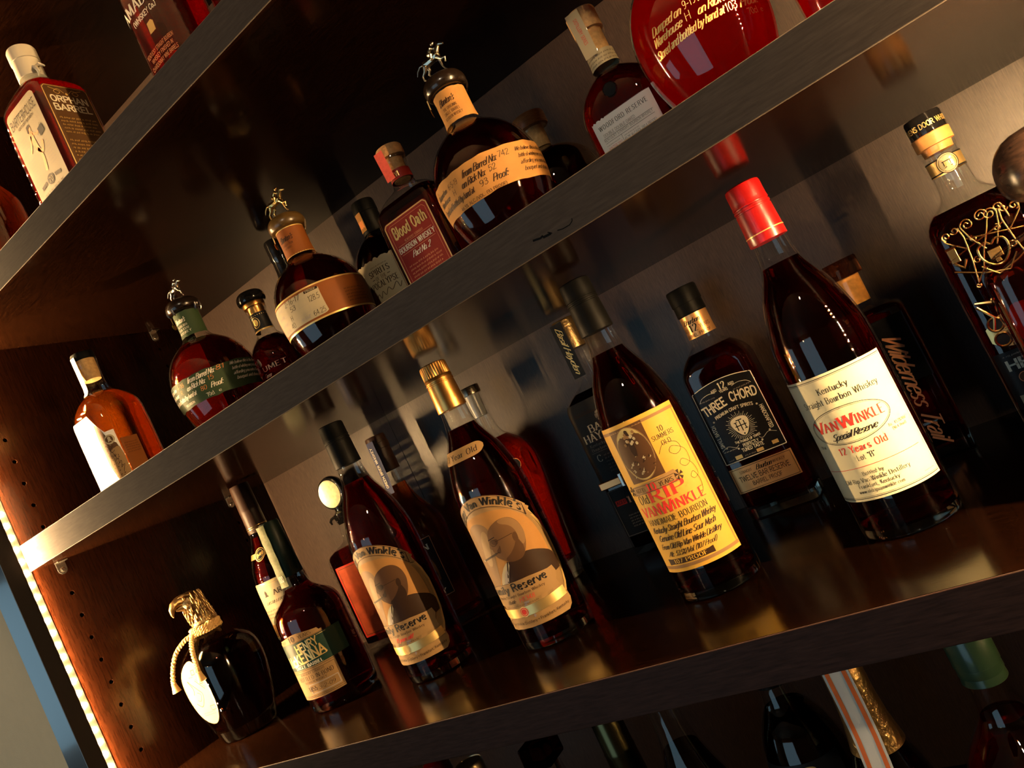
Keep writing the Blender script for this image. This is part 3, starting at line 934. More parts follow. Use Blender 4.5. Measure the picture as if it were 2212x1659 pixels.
win2 = empty('window_2', (0, 0, 0))
tag(win2, kind='structure')
box('pane', RX0 - 0.045, RX0 - 0.04, VY0, VY1, VZ0, VZ1, SKYPANE, win2)
for a in (VY0, VY1 - 0.03):
    box('window_frame', RX0 - 0.039, RX0 + 0.004, a, a + 0.03, VZ0, VZ1, FRAMEW, win2)
for a in (VZ0, VZ1 - 0.03):
    box('window_frame', RX0 - 0.039, RX0 + 0.004, VY0 + 0.03, VY1 - 0.03, a, a + 0.03, FRAMEW, win2)

# pendant lamp in front of the window
pl = empty('pendant_lamp', (-0.60, -2.8, 0.80))
tag(pl, 'small warm globe pendant lamp hanging before the window', 'lamp')
v, f = ball_vf((0, 0, 0.0), 0.055, u=20, v=12)
add_mesh('globe', v, f, LAMPGLOW, pl)
v, f = tube_vf([(0, 0, 0.05), (0, 0, RZ1 - 0.03)], 0.004)
add_mesh('cord', v, f, BLACKCAP, pl)


def downlight(x, y, power, aim, blend=0.6, size=75, col=(1.0, 0.80, 0.55), note='round ceiling downlight'):
    r = empty('ceiling_downlight', (x, y, RZ1))
    tag(r, note, 'ceiling light')
    v, f = lathe_vf([(0.035, -0.002), (0.05, -0.006), (0.052, 0.0)], 32)
    add_mesh('trim_ring', v, f, FRAMEW, r)
    l = bpy.data.lights.new('downlight_beam', 'SPOT')
    l.energy = power
    l.color = col
    l.spot_size = math.radians(size)
    l.spot_blend = blend
    l.shadow_soft_size = 0.03
    o = bpy.data.objects.new('downlight_beam', l)
    COL.objects.link(o)
    o.parent = r
    o.location = (0, 0, -0.02)
    d = Vector(aim) - Vector((x, y, RZ1 - 0.02))
    o.rotation_euler = d.to_track_quat('-Z', 'Y').to_euler()
    return r


downlight(1.22, -1.15, SPOT_WARM, (0.95, 0.1, 0.12), note='round ceiling downlight nearest the cabinet')

downlight(-0.60, -0.62, 26.0, (-0.42, 0.0, 0.15), size=46, note='unseen ceiling downlight added to brighten the beige wall')  # extra lamp out of view, added to lift the beige wall

# cabinet -------------------------------------------------------------
cab = empty('display_cabinet', (0, 0, ZLOW))
tag(cab, 'dark espresso wood display cabinet with open bottle shelves', 'cabinet')
HZ0 = 0.49495


def side_panel(x, sgn):
    """panel face at x looking along sgn; two rows of pin holes 32 mm apart are cut into it"""
    V, F = [], []
    o = ZLOW

    def vtx(y, z, dx=0.0):
        V.append((x - sgn * dx, y, z - o))
        return len(V) - 1

    def face(ids):
        F.append(tuple(ids) if sgn < 0 else tuple(reversed(ids)))
    rows = [0.0373, 0.3209]
    zs = [HZ0 - 0.032 * k for k in range(-16, 28)]
    zs = sorted(z for z in zs if ZLOW + 0.02 < z < ZTOP - 0.02)
    h = 0.016
    ys = [-0.012, rows[0] - h, rows[0] + h, rows[1] - h, rows[1] + h, D]
    zlo, zhi = zs[0] - h, zs[-1] + h

    def quad(y0, y1, z0, z1):
        face([vtx(y0, z0), vtx(y0, z1), vtx(y1, z1), vtx(y1, z0)])
    quad(ys[0], ys[1], zlo, zhi)
    quad(ys[2], ys[3], zlo, zhi)
    quad(ys[4], ys[5], zlo, zhi)
    quad(ys[0], ys[5], ZLOW, zlo)
    quad(ys[0], ys[5], zhi, ZTOP)
    N = 16
    for yr in rows:
        for z in zs:
            rings = []
            for rr, dep in ((None, 0), (0.0031, 0.0), (0.0025, 0.0006), (0.0025, 0.011)):
                ids = []
                for k in range(N):
                    a = 2 * math.pi * k / N
                    c, s = math.cos(a), math.sin(a)
                    if rr is None:
                        m_ = h / max(abs(c), abs(s))
                        ids.append(vtx(yr + c * m_, z + s * m_))
                    else:
                        ids.append(vtx(yr + c * rr, z + s * rr, dep))
                rings.append(ids)
            for a, b in zip(rings[:-1], rings[1:]):
                for k in range(N):
                    face([a[k], b[k], b[(k + 1) % N], a[(k + 1) % N]])
            face(list(reversed(rings[-1])))
    t = 0.019
    for q in ([(-0.012, ZLOW), (-0.012, ZTOP)], [(D, ZTOP), (D, ZLOW)], [(-0.012, ZTOP), (D, ZTOP)], [(D, ZLOW), (-0.012, ZLOW)]):
        a, b = q
        face([vtx(*a), vtx(*a, t), vtx(*b, t), vtx(*b)])
    face([vtx(-0.012, ZLOW, t), vtx(D, ZLOW, t), vtx(D, ZTOP, t), vtx(-0.012, ZTOP, t)])
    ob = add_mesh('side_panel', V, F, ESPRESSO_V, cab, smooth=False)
    return ob


side_panel(0.0, 1)
side_panel(XR, -1)
zr = -ZLOW
for a, b in ((0.0, 0.3086), (0.3094, XR)):
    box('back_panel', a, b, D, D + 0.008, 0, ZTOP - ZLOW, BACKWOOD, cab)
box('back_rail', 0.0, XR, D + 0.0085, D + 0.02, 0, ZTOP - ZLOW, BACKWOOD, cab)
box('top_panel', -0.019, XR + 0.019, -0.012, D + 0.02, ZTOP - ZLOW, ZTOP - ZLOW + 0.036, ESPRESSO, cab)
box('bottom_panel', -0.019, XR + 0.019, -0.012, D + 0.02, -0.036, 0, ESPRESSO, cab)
box('stile', -0.0400, 0.0040, -0.0301, -0.0090, 0 - 0.036, ZTOP - ZLOW + 0.036, STILE, cab, bev=0.0008)
box('stile', XR - 0.0040, XR + 0.0400, -0.0301, -0.0090, 0 - 0.036, ZTOP - ZLOW + 0.036, STILE, cab, bev=0.0008)


box('stile_shade_sheet', 0.0041, 0.0046, -0.0296, -0.0092, 0 - 0.03, ZTOP - ZLOW + 0.03, pbr('stile_shade_black', (.004, .003, .003), rough=.8, spec=.08), cab)  # black sheet added so the stile's inner face looks unlit; paint is the same


def shelf(label, z0, z1, edge=EDGEWOOD):
    o = empty('shelf_board', (0, 0, z0))
    tag(o, label, 'shelf', 'cabinet shelf boards')
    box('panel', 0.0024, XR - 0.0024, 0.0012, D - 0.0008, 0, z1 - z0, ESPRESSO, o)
    box('edge_band', 0.0024, XR - 0.0024, -0.0002, 0.00115, 0, z1 - z0, edge, o, bev=0.0007)
    return o


sA = shelf('middle dark shelf seen from above, holding the row of tall red-capped and black-capped bottles', -0.0356, 0.0, EDGEBROWN)
sB = shelf('dark shelf seen from below, holding the round horse-stopper bottles', ZB_, ZBT)
sC = shelf('highest dark shelf, crossing the upper left corner', ZC_, ZCT)
sD = shelf('lowest dark shelf, hidden below the frame under the bottle necks', ZD - 0.036, ZD)

# scuff on the front edge of the shelf seen from below
V, F = [], []
for q, w in (([(0.832, 0.3276), (0.8385, 0.3262), (0.8412, 0.3268)], 0.0016), ([(0.8405, 0.3256), (0.8475, 0.3250)], 0.0018), ([(0.8455, 0.3272), (0.8485, 0.3246)], 0.0008),
             ([(0.853, 0.3243), (0.8575, 0.3232), (0.8635, 0.3230), (0.8665, 0.3245), (0.8672, 0.3262)], 0.0007)):
    v2, f2 = line_2d(q, w, 0.002)
    n = len(V)
    V += [(a, -0.00035, b - ZB_) for a, b in v2]
    F += [tuple(i + n for i in g) for g in f2]
add_mesh('scuff_mark', V, F, BLACKCAP, sB, smooth=False)


def bracket(y, zs, label):
    """nickel L bracket under a shelf with its pin in the side panel"""
    o = empty('shelf_bracket', (0, y, zs))
    tag(o, label, 'bracket', 'shelf brackets')
    box('ledge', 0.0003, 0.0105, -0.0068, 0.0068, -0.0021, -0.0004, STEEL, o, bev=0.0004)
    v, f = [], []
    pts = [(-0.006, -0.002), (0.006, -0.002), (0.006, -0.012)] + [(0.006 * math.cos(a), -0.012 + 0.006 * math.sin(a) - 0.0) for a in [-math.pi * i / 10 for i in range(1, 10)]] + [(-0.006, -0.012)]
    n = len(pts)
    v = [(0.0004, p[0], p[1]) for p in pts] + [(0.0022, p[0], p[1]) for p in pts]
    f = [tuple(range(n)), tuple(range(2 * n - 1, n - 1, -1))] + [(i, n + i, n + (i + 1) % n, (i + 1) % n) for i in range(n)]
    add_mesh('plate', v, f, STEEL, o, smooth=False)
    v, f = lathe_vf([(0.0024, -0.002), (0.0034, 0.0024), (0.0036, 0.0030), (0.0026, 0.0036), (0.0013, 0.0036), (0.0012, 0.0028)], 20)
    v = [(c, a, b - 0.0125) for a, b, c in v]
    add_mesh('screw_head', v, f, STEEL, o)
    return o


bracket(0.0373, ZB_, 'nickel shelf bracket beside the light strip, under the shelf with horse stoppers')
bracket(0.3209, ZB_, 'nickel shelf bracket in the dark corner behind the tall dark-capped bottle')
bracket(0.3209, ZC_, 'tiny nickel bracket under the highest shelf at the back corner')


def led_strip(x, sgn, label):
    o = empty('led_strip', (x, 0, ZLOW))
    tag(o, label, 'led strip', 'led strips on the cabinet sides')
    a, b = sorted((sgn * 0.0002, sgn * 0.0008))
    box('tape', a, b, -0.0088, 0.0012, 0.335, ZTOP - ZLOW - 0.005, TAPE, o)
    v, f = ball_vf((0, 0, 0), 0.0019, u=10, v=6)
    v = [(max(p[0] * sgn, 0) * sgn if False else p[0], p[1], p[2]) for p in v]
    first = None
    k = 0
    z = 0.345
    while z < ZTOP - ZLOW - 0.02:
        if first is None:
            d = add_mesh('led', v, f, LEDMAT, o)
            first = d
        else:
            d = first.copy()
            COL.objects.link(d)
            d.parent = o
        d.location = (sgn * 0.0018, -0.0036, z)
        z += 0.016667
        k += 1
    return o


led_strip(0.0, 1, 'glowing warm led strip along the left cabinet side')
led_strip(XR, -1, 'glowing warm led strip along the far right cabinet side')

# ------------------------------------------------------------------ tall cognac-shouldered bottles
VW = [(0, .0330), (0, .0372), (.0012, .0392), (.006, .0396), (.012, .0396), (.14, .0396), (.155, .0393), (.168, .0388), (.180, .0368), (.195, .0330), (.210, .0283),
      (.222, .0225), (.232, .0180), (.242, .0156), (.252, .0146), (.262, .0140), (.262, .0140), (.290, .0138), (.300, .0130)]


def tall_bottle(label, xy, yaw, cap, knurl=None, capz=.2565, gold_line=None, ring_lines=True, liq=LIQ_DARK, lz=.236):
    b = Bottle(label, xy, 0.0, yaw, VW, smooth=1)
    b.glass()
    b.fluid(liq, .0095, lz)
    b.foot(.0088)
    r0 = 0.0158
    prof = [(r0 + .0002, capz), (r0 + .0004, capz + .0004), (r0, capz + .012), (r0 - .0005, .2852), (r0 - .0009, .2856), (r0 - .0009, .2866), (r0 - .0002, .2870),
            (r0 - .0003, .2888), (r0 - .0010, .2892), (r0 - .0010, .2902), (r0 - .0003, .2906), (r0 - .0007, .2935), (r0 - .0007, .2940), (r0 - .0008, .3055), (r0 - .0014, .3078), (r0 - .0030, .3088), (.004, .3090)]
    c = b.lathe('capsule', prof, cap, 72, knurl=knurl)
    if gold_line:
        b.lathe('foil_line', [(r0 + .0003, capz + .0075), (r0 + .00045, capz + .0076), (r0 + .00045, capz + .0083), (r0 + .0003, capz + .0084)], gold_line, 48, parent=c)
    return b


# cream label, red capsule
b = tall_bottle('tall whiskey bottle with red capsule and cream label', (.9566, .155), 0, REDFOIL, gold_line=INK_GOLD)
L = b.label('front_label', -50, 46, 35, 141.3, P_CREAM, nx=48)
for e, w in ((2.2, .55), (3.3, .25)):
    L.line([(-48, 141.3 - e), (44.6, 141.3 - e)], w, INK)
    L.line([(-48, 35 + e), (44.6, 35 + e)], w, INK)
L.line([(43.6, 38), (43.6, 138)], .22, INK)
L.text('Kentucky', -3, 126.2, 5.2, 'serif', width=24)
L.text('Straight Bourbon Whiskey', -2, 117.6, 5.2, 'serif', width=64)
L.oval(-4.5, 97.6, 33.5, 15, .5, INK).oval(-4.5, 97.6, 32.3, 13.9, .22, INK)
L.text('V', -29, 95.6, 9.4, 'serifb', INK_RED, width=8).text('AN', -18.4, 95.6, 7.6, 'serifb', INK_RED, width=12)
L.text('W', -4.6, 95.6, 9.4, 'serifb', INK_RED, width=11.5).text('INKLE', 13.4, 95.6, 7.6, 'serifb', INK_RED, width=22)
L.text('Special Reserve', -4, 87.5, 5.2, 'scriptb', width=36)
L.text('12 Years Old', -2.5, 75.0, 5.6, 'serifb', INK_RED, width=38)
L.text('Lot "B"', -3, 67.6, 4.6, 'serif', width=14)
L.text('Alc. 45.2%/Vol.', 30, 83.6, 2.3, 'serif', width=17).text('(90.4 Proof)', 30, 79.9, 2.3, 'serif', width=13)
L.text('750 ml', -37, 82.6, 2.4, 'serif', width=7.5)
L.line([(-46, 62.4), (38, 62.4)], .4, INK_RED)
L.text('Bottled by', -4, 55.4, 3.1, 'serif', width=16).text('Old Rip Van Winkle Distillery', -4, 50.2, 3.6, 'serif', width=53)
L.text('Frankfort, Kentucky', -4, 45.6, 3.2, 'serif', width=32).text('www.oldripvanwinkle.com', -4, 41.4, 2.8, 'serif', width=36)
L.fine(31, 42, 40.6, 42.4, 1, INK)
L.done()

# yellow label, black capsule
b = tall_bottle('tall whiskey bottle with black capsule and yellow label', (.7866, .1465), 10, BLACKCAP)
L = b.label('front_label', -41.5, 41.5, 30, 171.5, P_YELLOW, nx=44)
L.rect(-41, 41, 164.8, 167.6, INK_MID, 0).rect(-41, 41, 33.2, 36.2, INK_MID, 0)
L.rect(38.2, 39.4, 36.2, 164.8, INK_MID, 0)
# framed engraving: a plain woodland scene
L.rect(-27.5, 7, 116.2, 167.4, INK_SEP, 1)
L.disc(-10.2, 141.8, 16.2, 24.8, pbr('engraving_ground', (0.50, 0.38, 0.13), rough=.6), 2).oval(-10.2, 141.8, 16.2, 24.8, .8, INK_MID, 3)
rnd = random.Random(5)
L.poly([(-24, 132), (-19, 140), (-13, 137), (-6, 143), (2, 136), (5, 131), (2, 124), (-8, 118), (-18, 120)], INK_SEP, 3, smooth=2)
L.poly([(-13, 140), (-7, 139), (-7.5, 163), (-11, 165), (-12, 160)], INK_BR, 3, smooth=1)
for i in range(26):
    x, z = rnd.uniform(-21, 1), rnd.uniform(120, 136)
    L.poly([(x, z), (x + rnd.uniform(1, 3.4), z + rnd.uniform(-.6, 1)), (x + rnd.uniform(.6, 2.4), z + rnd.uniform(1, 3))], P_IVORY if i % 3 else INK_BR, 4)
for i in range(14):
    x, z = rnd.uniform(-16, -4), rnd.uniform(138, 160)
    L.poly([(x, z), (x + 2.2, z + .6), (x + 1.4, z + 3.4), (x - .8, z + 2.6)], P_IVORY if i % 2 else INK_MID, 4, smooth=1)
L.text('10', 19.5, 150.6, 5, 'serif', INK_BR, width=5).text('SUMMERS', 19.5, 145.0, 4.2, 'serif', INK_BR, width=21).text('OLD', 19.5, 138.6, 4.2, 'serif', INK_BR, width=9)
curl = catmull([(9, 133), (16, 140), (27, 137), (29, 130), (23, 127), (18, 131), (22, 135), (32, 128), (32, 117), (26, 114), (22, 118), (26, 121), (33, 113), (34, 104), (29, 101), (26, 104), (30, 107), (33, 98), (30, 88), (22, 84)], 5)
L.put(*line_2d(curl, .34, 2), INK_BR, 1)
L.poly([(-33, 105), (14, 105), (17, 111), (14, 116.5), (-31, 113.5), (-35, 110)], P_TAN, 1)
L.frame(-31, 13, 106, 113, .35, INK_BR, 2)
L.text('AGED', -23.5, 107.3, 4, 'serif', INK_BR, width=11, lay=3).text('10', -10.5, 106.6, 6.4, 'serifb', INK_RED, width=9, lay=3).text('YEARS', 4.0, 107.3, 4, 'serif', INK_BR, width=13, lay=3)
for sx in (-35, 16.5):
    for i in range(5):
        a = i * 1.26
        L.poly([(sx, 110), (sx + 4 * math.cos(a), 110 + 5 * math.sin(a)), (sx + 4 * math.cos(a + .7), 110 + 5 * math.sin(a + .7))], INK_BR, 2)
L.text('Old', -25, 96.6, 8.0, 'serif', INK_BR, width=12).text('RIP', 0, 96.0, 10.6, 'serifb', INK_RED, width=33)
L.text('VAN', -23.5, 84.0, 9.0, 'serifb', INK_RED, width=21).text('W', -6, 83.5, 10.6, 'serifb', INK_RED, width=12).text('INKLE', 16, 84.0, 8.6, 'serifb', INK_RED, width=31)
L.text('HANDMADE BOURBON', -2, 75.6, 5.4, 'serif', INK_BR, width=60)
L.text('Kentucky Straight Bourbon Whiskey', 0, 68.0, 5.4, 'scriptb', INK_BR, width=66)
L.text('Genuine Old Line Sour Mash', -1, 60.0, 5.4, 'scriptb', INK_BR, width=58)
L.text('From Old Rip Van Winkle Distillery', -1, 52.2, 4.8, 'scriptb', INK_BR, width=62)
L.text('Alc. 53.5%/Vol. (107 Proof)', -3, 45.0, 4.4, 'script', INK_BR, width=48)
L.poly([(-31, 37), (-31, 43), (-26, 42.4), (11, 42.4), (16, 43), (16, 37), (11, 37.4), (-26, 37.4)], INK_BR, 1)
L.text('107 PROOF', -7.5, 38.3, 3.4, 'serifb', P_YELLOW, width=33, lay=2)
L.done()


# oval portrait labels
def arch_label(b, years, bottle_no):
    hw = [(24, 44), (28, 49), (34, 51), (42, 50), (50, 54), (67, 58.5), (85, 60), (100, 60), (115, 56.5), (125, 52), (132, 49), (137, 47)]

    def outline():
        pts = [(x, z) for z, x in hw]
        for i in range(1, 24):
            s = 47 - 94 * i / 24
            pts.append((s, 165 - .0128 * s * s))
        pts += [(-x, z) for z, x in reversed(hw)]
        return pts
    V, F = poly_2d(outline(), 7)
    L = b.label('front_label', -60, 60, 24, 165, P_TAN, sheet=False)
    L.o = L._mesh('front_label', V, F, P_TAN, .35, b.root)
    G = INK_MID
    # picture field
    fld = smooth_poly([(-50, 60), (-53, 90), (-48, 122), (-30, 142), (0, 149), (30, 142), (48, 122), (53, 90), (50, 60)], 2)
    L.poly(fld, P_KRAFT, 0)
    # smoky backdrop left of the sitter
    L.poly([(-45, 64), (-45, 118), (-20, 140), (0, 138), (4, 120), (-6, 96), (-12, 70)], G, 1, smooth=2)
    L.poly([(-20, 96), (-14, 118), (-6, 132), (0, 126), (-6, 108), (-12, 92)], P_TAN, 2, smooth=2)
    # coat, shirt, head
    suit = [(-16, 66), (-6, 82), (3, 91), (20, 96), (32, 95), (44, 90), (54, 84), (58, 74), (56, 62), (-16, 62)]
    L.poly(suit, INK_BR, 2, smooth=1)
    L.poly([(-15, 64), (-8, 80), (3, 92), (9, 92), (2, 80), (-4, 68), (-8, 62)], P_IVORY, 3, smooth=1)
    L.poly([(-9, 70), (-2, 82), (3, 87), (2, 80), (-4, 68)], INK_GREY, 4)
    L.line([(7, 93), (0, 78), (-6, 66)], 1.3, INK_BR, 4)
    skin, shade, hair, deep = (INK_SEP, INK_BR, INK_SEP, INK_BR) if years else (INK_SKIN, INK_SEP, INK_MID, INK_BR)  # aged bottle: head inks darkened to paint in the glass reflection
    head = [(3, 97), (-1, 100), (-2.4, 103), (-1.2, 105.5), (-3, 107), (-2.2, 109), (-5.4, 111), (-3.4, 116), (-2.6, 120), (0, 127), (7, 132.5), (17, 135.5), (27, 133.5), (33.5, 126), (35.5, 115), (33, 104), (28, 95), (22, 90), (10, 91)]
    L.poly(head, skin, 3, smooth=2)
    L.poly([(14, 134.6), (24, 134.6), (32, 128), (35.6, 117), (34, 107), (29, 101), (27, 108), (28, 118), (24, 126), (16, 130)], hair, 4, smooth=2)
    L.poly([(6, 96), (14, 99), (22, 106), (25, 112), (29, 104), (28, 95), (22, 90), (10, 91)], shade, 4, smooth=2)
    L.poly([(23, 108), (22, 113), (24, 117.5), (27.5, 117), (27.6, 111), (25.4, 106.6)], shade, 5, smooth=2)
    L.poly([(-1, 117.6), (1, 113), (6, 112.6), (8, 116), (6, 119)], shade, 4, smooth=2)
    L.poly([(1, 106.8), (5, 108.6), (7.6, 112), (6, 104), (3, 103)], shade, 4, smooth=2)
    L.oval(1.6, 115.2, 3.6, 3.2, .45, deep, 5).line([(5.2, 116), (23.5, 117)], .5, deep, 5)
    L.line([(-2.6, 119.4), (5.4, 120.6)], 1.0, deep, 5).line([(-2, 105), (4, 104.6)], .8, deep, 5)
    L.line([(0, 104.4), (-21, 101)], 1.9, INK_BR, 5).line([(-20.5, 101.1), (-23.5, 100.6)], 1.9, P_IVORY, 5)
    # oval frame, scroll banner and seal band
    V, F = [], []
    ribbon([(-x, z) for z, x in hw[3:]][::-1], lambda a, c: 2.6, V, F)
    L.put(V, F, INK_GOLD, 3)
    V, F = [], []
    ribbon([(x - 1.2, z) for z, x in hw[3:]], lambda a, c: 2.6, V, F)
    L.put(V, F, INK_GOLD, 3)
    ar = [(s, 158.8 - .0128 * s * s) for s in range(-45, 46, 3)]
    V, F = [], []
    ribbon(ar, lambda a, c: 11.5, V, F)
    L.put(V, F, P_TAN, 4)
    for dz in (5.9, -5.9):
        L.put(*line_2d([(s, z + dz) for s, z in ar], .5, 3), INK_BR, 5)
    L.poly([(45, 126), (45, 139), (52, 133), (49, 130), (52, 124)], P_TAN, 5).frame(45, 45.4, 127, 139, .4, INK_BR, 6)
    L.poly([(-45, 126), (-45, 139), (-52, 133), (-49, 130), (-52, 124)], P_TAN, 5)
    L.text("Pappy Van Winkle's", 0, 155.2, 7.4, 'black', INK, width=83, arc=.0128, lay=6)
    L.poly([(-46, 56), (-46, 68), (-40, 70.5), (-20, 72.5), (20, 72.5), (40, 70.5), (46, 71), (48, 64), (44, 56), (46, 50), (-46, 50)], P_TAN, 5)
    L.put(*line_2d([(-46, 68), (-40, 70.5), (-20, 72.5), (20, 72.5), (40, 70.5), (46, 71)], .4, 3), INK_BR, 6)
    L.text('Family Reserve', 0, 63.0, 8.0, 'black', INK, width=72, lay=6)
    L.text('Kentucky Straight Bourbon Whiskey', 0, 57.6, 2.8, 'serif', INK_BR, width=62, lay=6)
    if years:
        L.text(years, 2, 51.2, 4.4, 'scriptb', INK_RED, width=24, lay=6)
    else:
        L.text('Bottle #', -9, 51.6, 3.6, 'script', INK_BR, width=13, lay=6).text(bottle_no, 9, 51.2, 4.2, 'hand', INK_RED, width=17, lay=6)
    L.fine(-20, 20, 47, 49.6, 1, INK_BR, 6, seed=3)
    band = [(s, 41 + .0012 * s * s) for s in range(-48, 49, 4)]
    V, F = [], []
    ribbon(band, lambda a, c: 9.5, V, F)
    L.put(V, F, P_GOLD, 5)
    L.disc(0, 41, 5.4, 5.4, INK_GOLD, 6).disc(0, 41, 4.4, 4.4, INK_RED if not years else INK_GOLD, 7).oval(0, 41, 3.2, 3.2, .5, INK_GOLD, 8)
    L.text('Old Rip Van Winkle Distillery * Frankfort, Kentucky', 4, 28.6, 2.7, 'sans', INK_BR, width=84, arc=-.0012, lay=6)
    L.done('printed_portrait')
    return L


b = tall_bottle('tall whiskey bottle with copper capsule, portrait label and curved age band', (.6012, .1462), 0, GOLDFOIL, knurl=(.2938, .3056, .0007))
arch_label(b, None, 'H1348')
L = b.label('shoulder_label', -30, 30, 202.5, 215.5, P_TAN, nx=30, top=lambda u: 5 * (2 * u - 1) ** 8, bot=lambda u: 5 * (2 * u - 1) ** 8)
L.text('23 Year Old', 0, 206.2, 5.6, 'serif', INK, width=44).done()
b = tall_bottle('tall whiskey bottle with black capsule and portrait label, head darkened by painted-in reflection', (.4305, .1507), 0, BLACKCAP, knurl=(.2938, .3056, .0005))
arch_label(b, '15 years old', '')

# ------------------------------------------------------------------ round bottles with a horse and rider on the stopper
BL = [(0, .0300), (0, .0330), (.002, .0345), (.012, .0385), (.030, .0450), (.045, .0500), (.058, .0532), (.072, .0550), (.090, .0555), (.103, .0528), (.115, .0485),
      (.127, .0405), (.135, .0310), (.141, .0222), (.146, .0178), (.152, .0164), (.185, .0164)]


def horse(parent, z, pose, mat):
    """little cast horse at full stretch with its rider"""
    s = pose['s'] / 1000.0
    sw, lift = pose['swing'], pose['lift']
    P = []

    def T(pts, r):
        P.append(tube_vf([(x * s, y * s, q * s) for x, y, q in pts], [k * s for k in r], 8))

    def S(c, r, r2=None, r3=None):
        P.append(ball_vf(tuple(k * s for k in c), r * s, (r2 or r) * s, (r3 or r) * s, 10, 7))
    h = 13 + lift
    T([(-11, 0, h + 1), (-9, 0, h + 1.5), (-4, 0, h + 1.2), (2, 0, h + 1.5), (7, 0, h + 2.2), (9.5, 0, h + 3)], [1.5, 4.2, 3.7, 3.9, 4.1, 2.4])
    T([(6.5, 0, h + 3.5), (10, 0, h + 7), (13, 0, h + 9.6)], [3.6, 2.6, 1.9])
    T([(12, 0, h + 9.8), (15, 0, h + 9), (18.5, 0, h + 7)], [2.0, 1.7, 1.0])
    for y in (-.8, .8):
        T([(12.3, y, h + 10.5), (12.0, y, h + 13)], [.8, .2])
    T([(-11, 0, h + 3), (-15, 0, h + 3.6), (-19, 0, h + 1), (-22, 0, h - 3)], [1.2, 1.1, 1.0, .35])
    for y, d in ((-1.9, sw), (1.9, -sw)):
        T([(7, y, h), (9 + 2.5 * d, y, h - 5), (11 + 4.5 * d, y, h - 7.5 + 2 * d), (11 + 2.5 * d, y, h - 11.5 + 2.5 * d), (12.2 + 2.5 * d, y, h - 12 + 2.5 * d)], [2.1, 1.4, 1.0, .8, .9])
        T([(-8.5, y, h), (-9.5 - 2 * d, y, h - 4.5), (-13 - 3 * d, y, h - 7.5), (-12 - 4 * d, y, h - 11.5), (-10.6 - 4 * d, y, h - 12.2)], [2.7, 1.7, 1.1, .85, .9])
    S((1, 0, h + 5), 3.0, 3.4, 1.4)
    T([(-1.5, 0, h + 6.8), (2, 0, h + 9.8), (5.2, 0, h + 11.8)], [2.3, 2.2, 1.7])
    S((7.2, 0, h + 13.8), 1.9)
    T([(7.4, 0, h + 14.6), (9.8, 0, h + 14.2)], [1.6, .5])
    for y in (-1.9, 1.9):
        T([(4.6, y, h + 11.2), (7.2, y * 1.2, h + 8.4), (10.6, y * .6, h + 8.2)], [1.0, .85, .7])
        T([(-.8, y, h + 6.6), (3.2, y * 2.0, h + 4.4), (1.2, y * 2.1, h + .2), (3.0, y * 2.1, h - .6)], [1.7, 1.4, 1.0, .8])
    v, f = merge(P)
    lo = min(q[2] for q in v)
    v = [(a, b, c - lo + z) for a, b, c in v]
    o = add_mesh('horse_and_rider', v, f, mat, parent)
    m = o.modifiers.new('fuse', 'REMESH')
    m.mode = 'VOXEL'
    m.voxel_size = 0.00042
    m.use_smooth_shade = True
    return o


def horse_bottle(label, xy, yaw, liq, wax, pose, lz=.1395, group='round horse-stopper bottles'):
    b = Bottle(label, xy, ZBT, yaw, BL, smooth=1, group=group)
    b.glass()
    b.fluid(liq, .008, lz, .0018)
    st = b.lathe('stopper', [(.0168, .1822), (.0205, .1828), (.0222, .1860), (.0226, .1900), (.0214, .1945), (.0180, .1985), (.0120, .2008), (.0060, .2016), (.0002, .2018)], wax, 44, smooth=1)
    rnd = random.Random(int(xy[0] * 1000))
    dr = []
    for i in range(5):
        a = rnd.uniform(0, 6.28)
        l = rnd.uniform(.002, .005)
        dr.append(tube_vf([(.0212 * math.cos(a), .0212 * math.sin(a), .187), (.0205 * math.cos(a), .0205 * math.sin(a), .183), (.0188 * math.cos(a), .0188 * math.sin(a), .183 - l)], [.0018, .0016, .0009], 8))
    v, f = merge(dr)
    add_mesh('wax_drip', v, f, wax, st)
    a = math.radians(200)
    v, f = lathe_vf([(.0002, -.0007), (.0040, -.0006), (.0043, 0), (.0040, .0006), (.0002, .0007)], 20)
    v = [(.0228 * math.cos(a) + p[0] * -math.sin(a), .0228 * math.sin(a) + p[0] * math.cos(a) + p[2], .1725 + p[1]) for p in v]
    add_mesh('seal_tag', v, f, BRASS, b.root)
    v, f = tube_vf([(.0222 * math.cos(a), .0222 * math.sin(a), .186), (.0228 * math.cos(a), .0228 * math.sin(a), .1765)], .0008, 6)
    add_mesh('tag_wire', v, f, BRASS, b.root)
    v, f = ball_vf((0, 0, .2024), .0065, .0065, .0022, 16, 8)
    add_mesh('finial_base', v, f, wax, st)
    horse(b.root, .2034, pose, PEWTER if wax is not WAX_GOLD else BRASS)
    return b


def torn(seed, amp=1.6, n=26):
    rnd = random.Random(seed)
    k = [rnd.uniform(0, 1) for _ in range(n + 2)]
    return lambda u: amp * (k[int(u * n)] * (1 - (u * n) % 1) + k[int(u * n) + 1] * ((u * n) % 1))


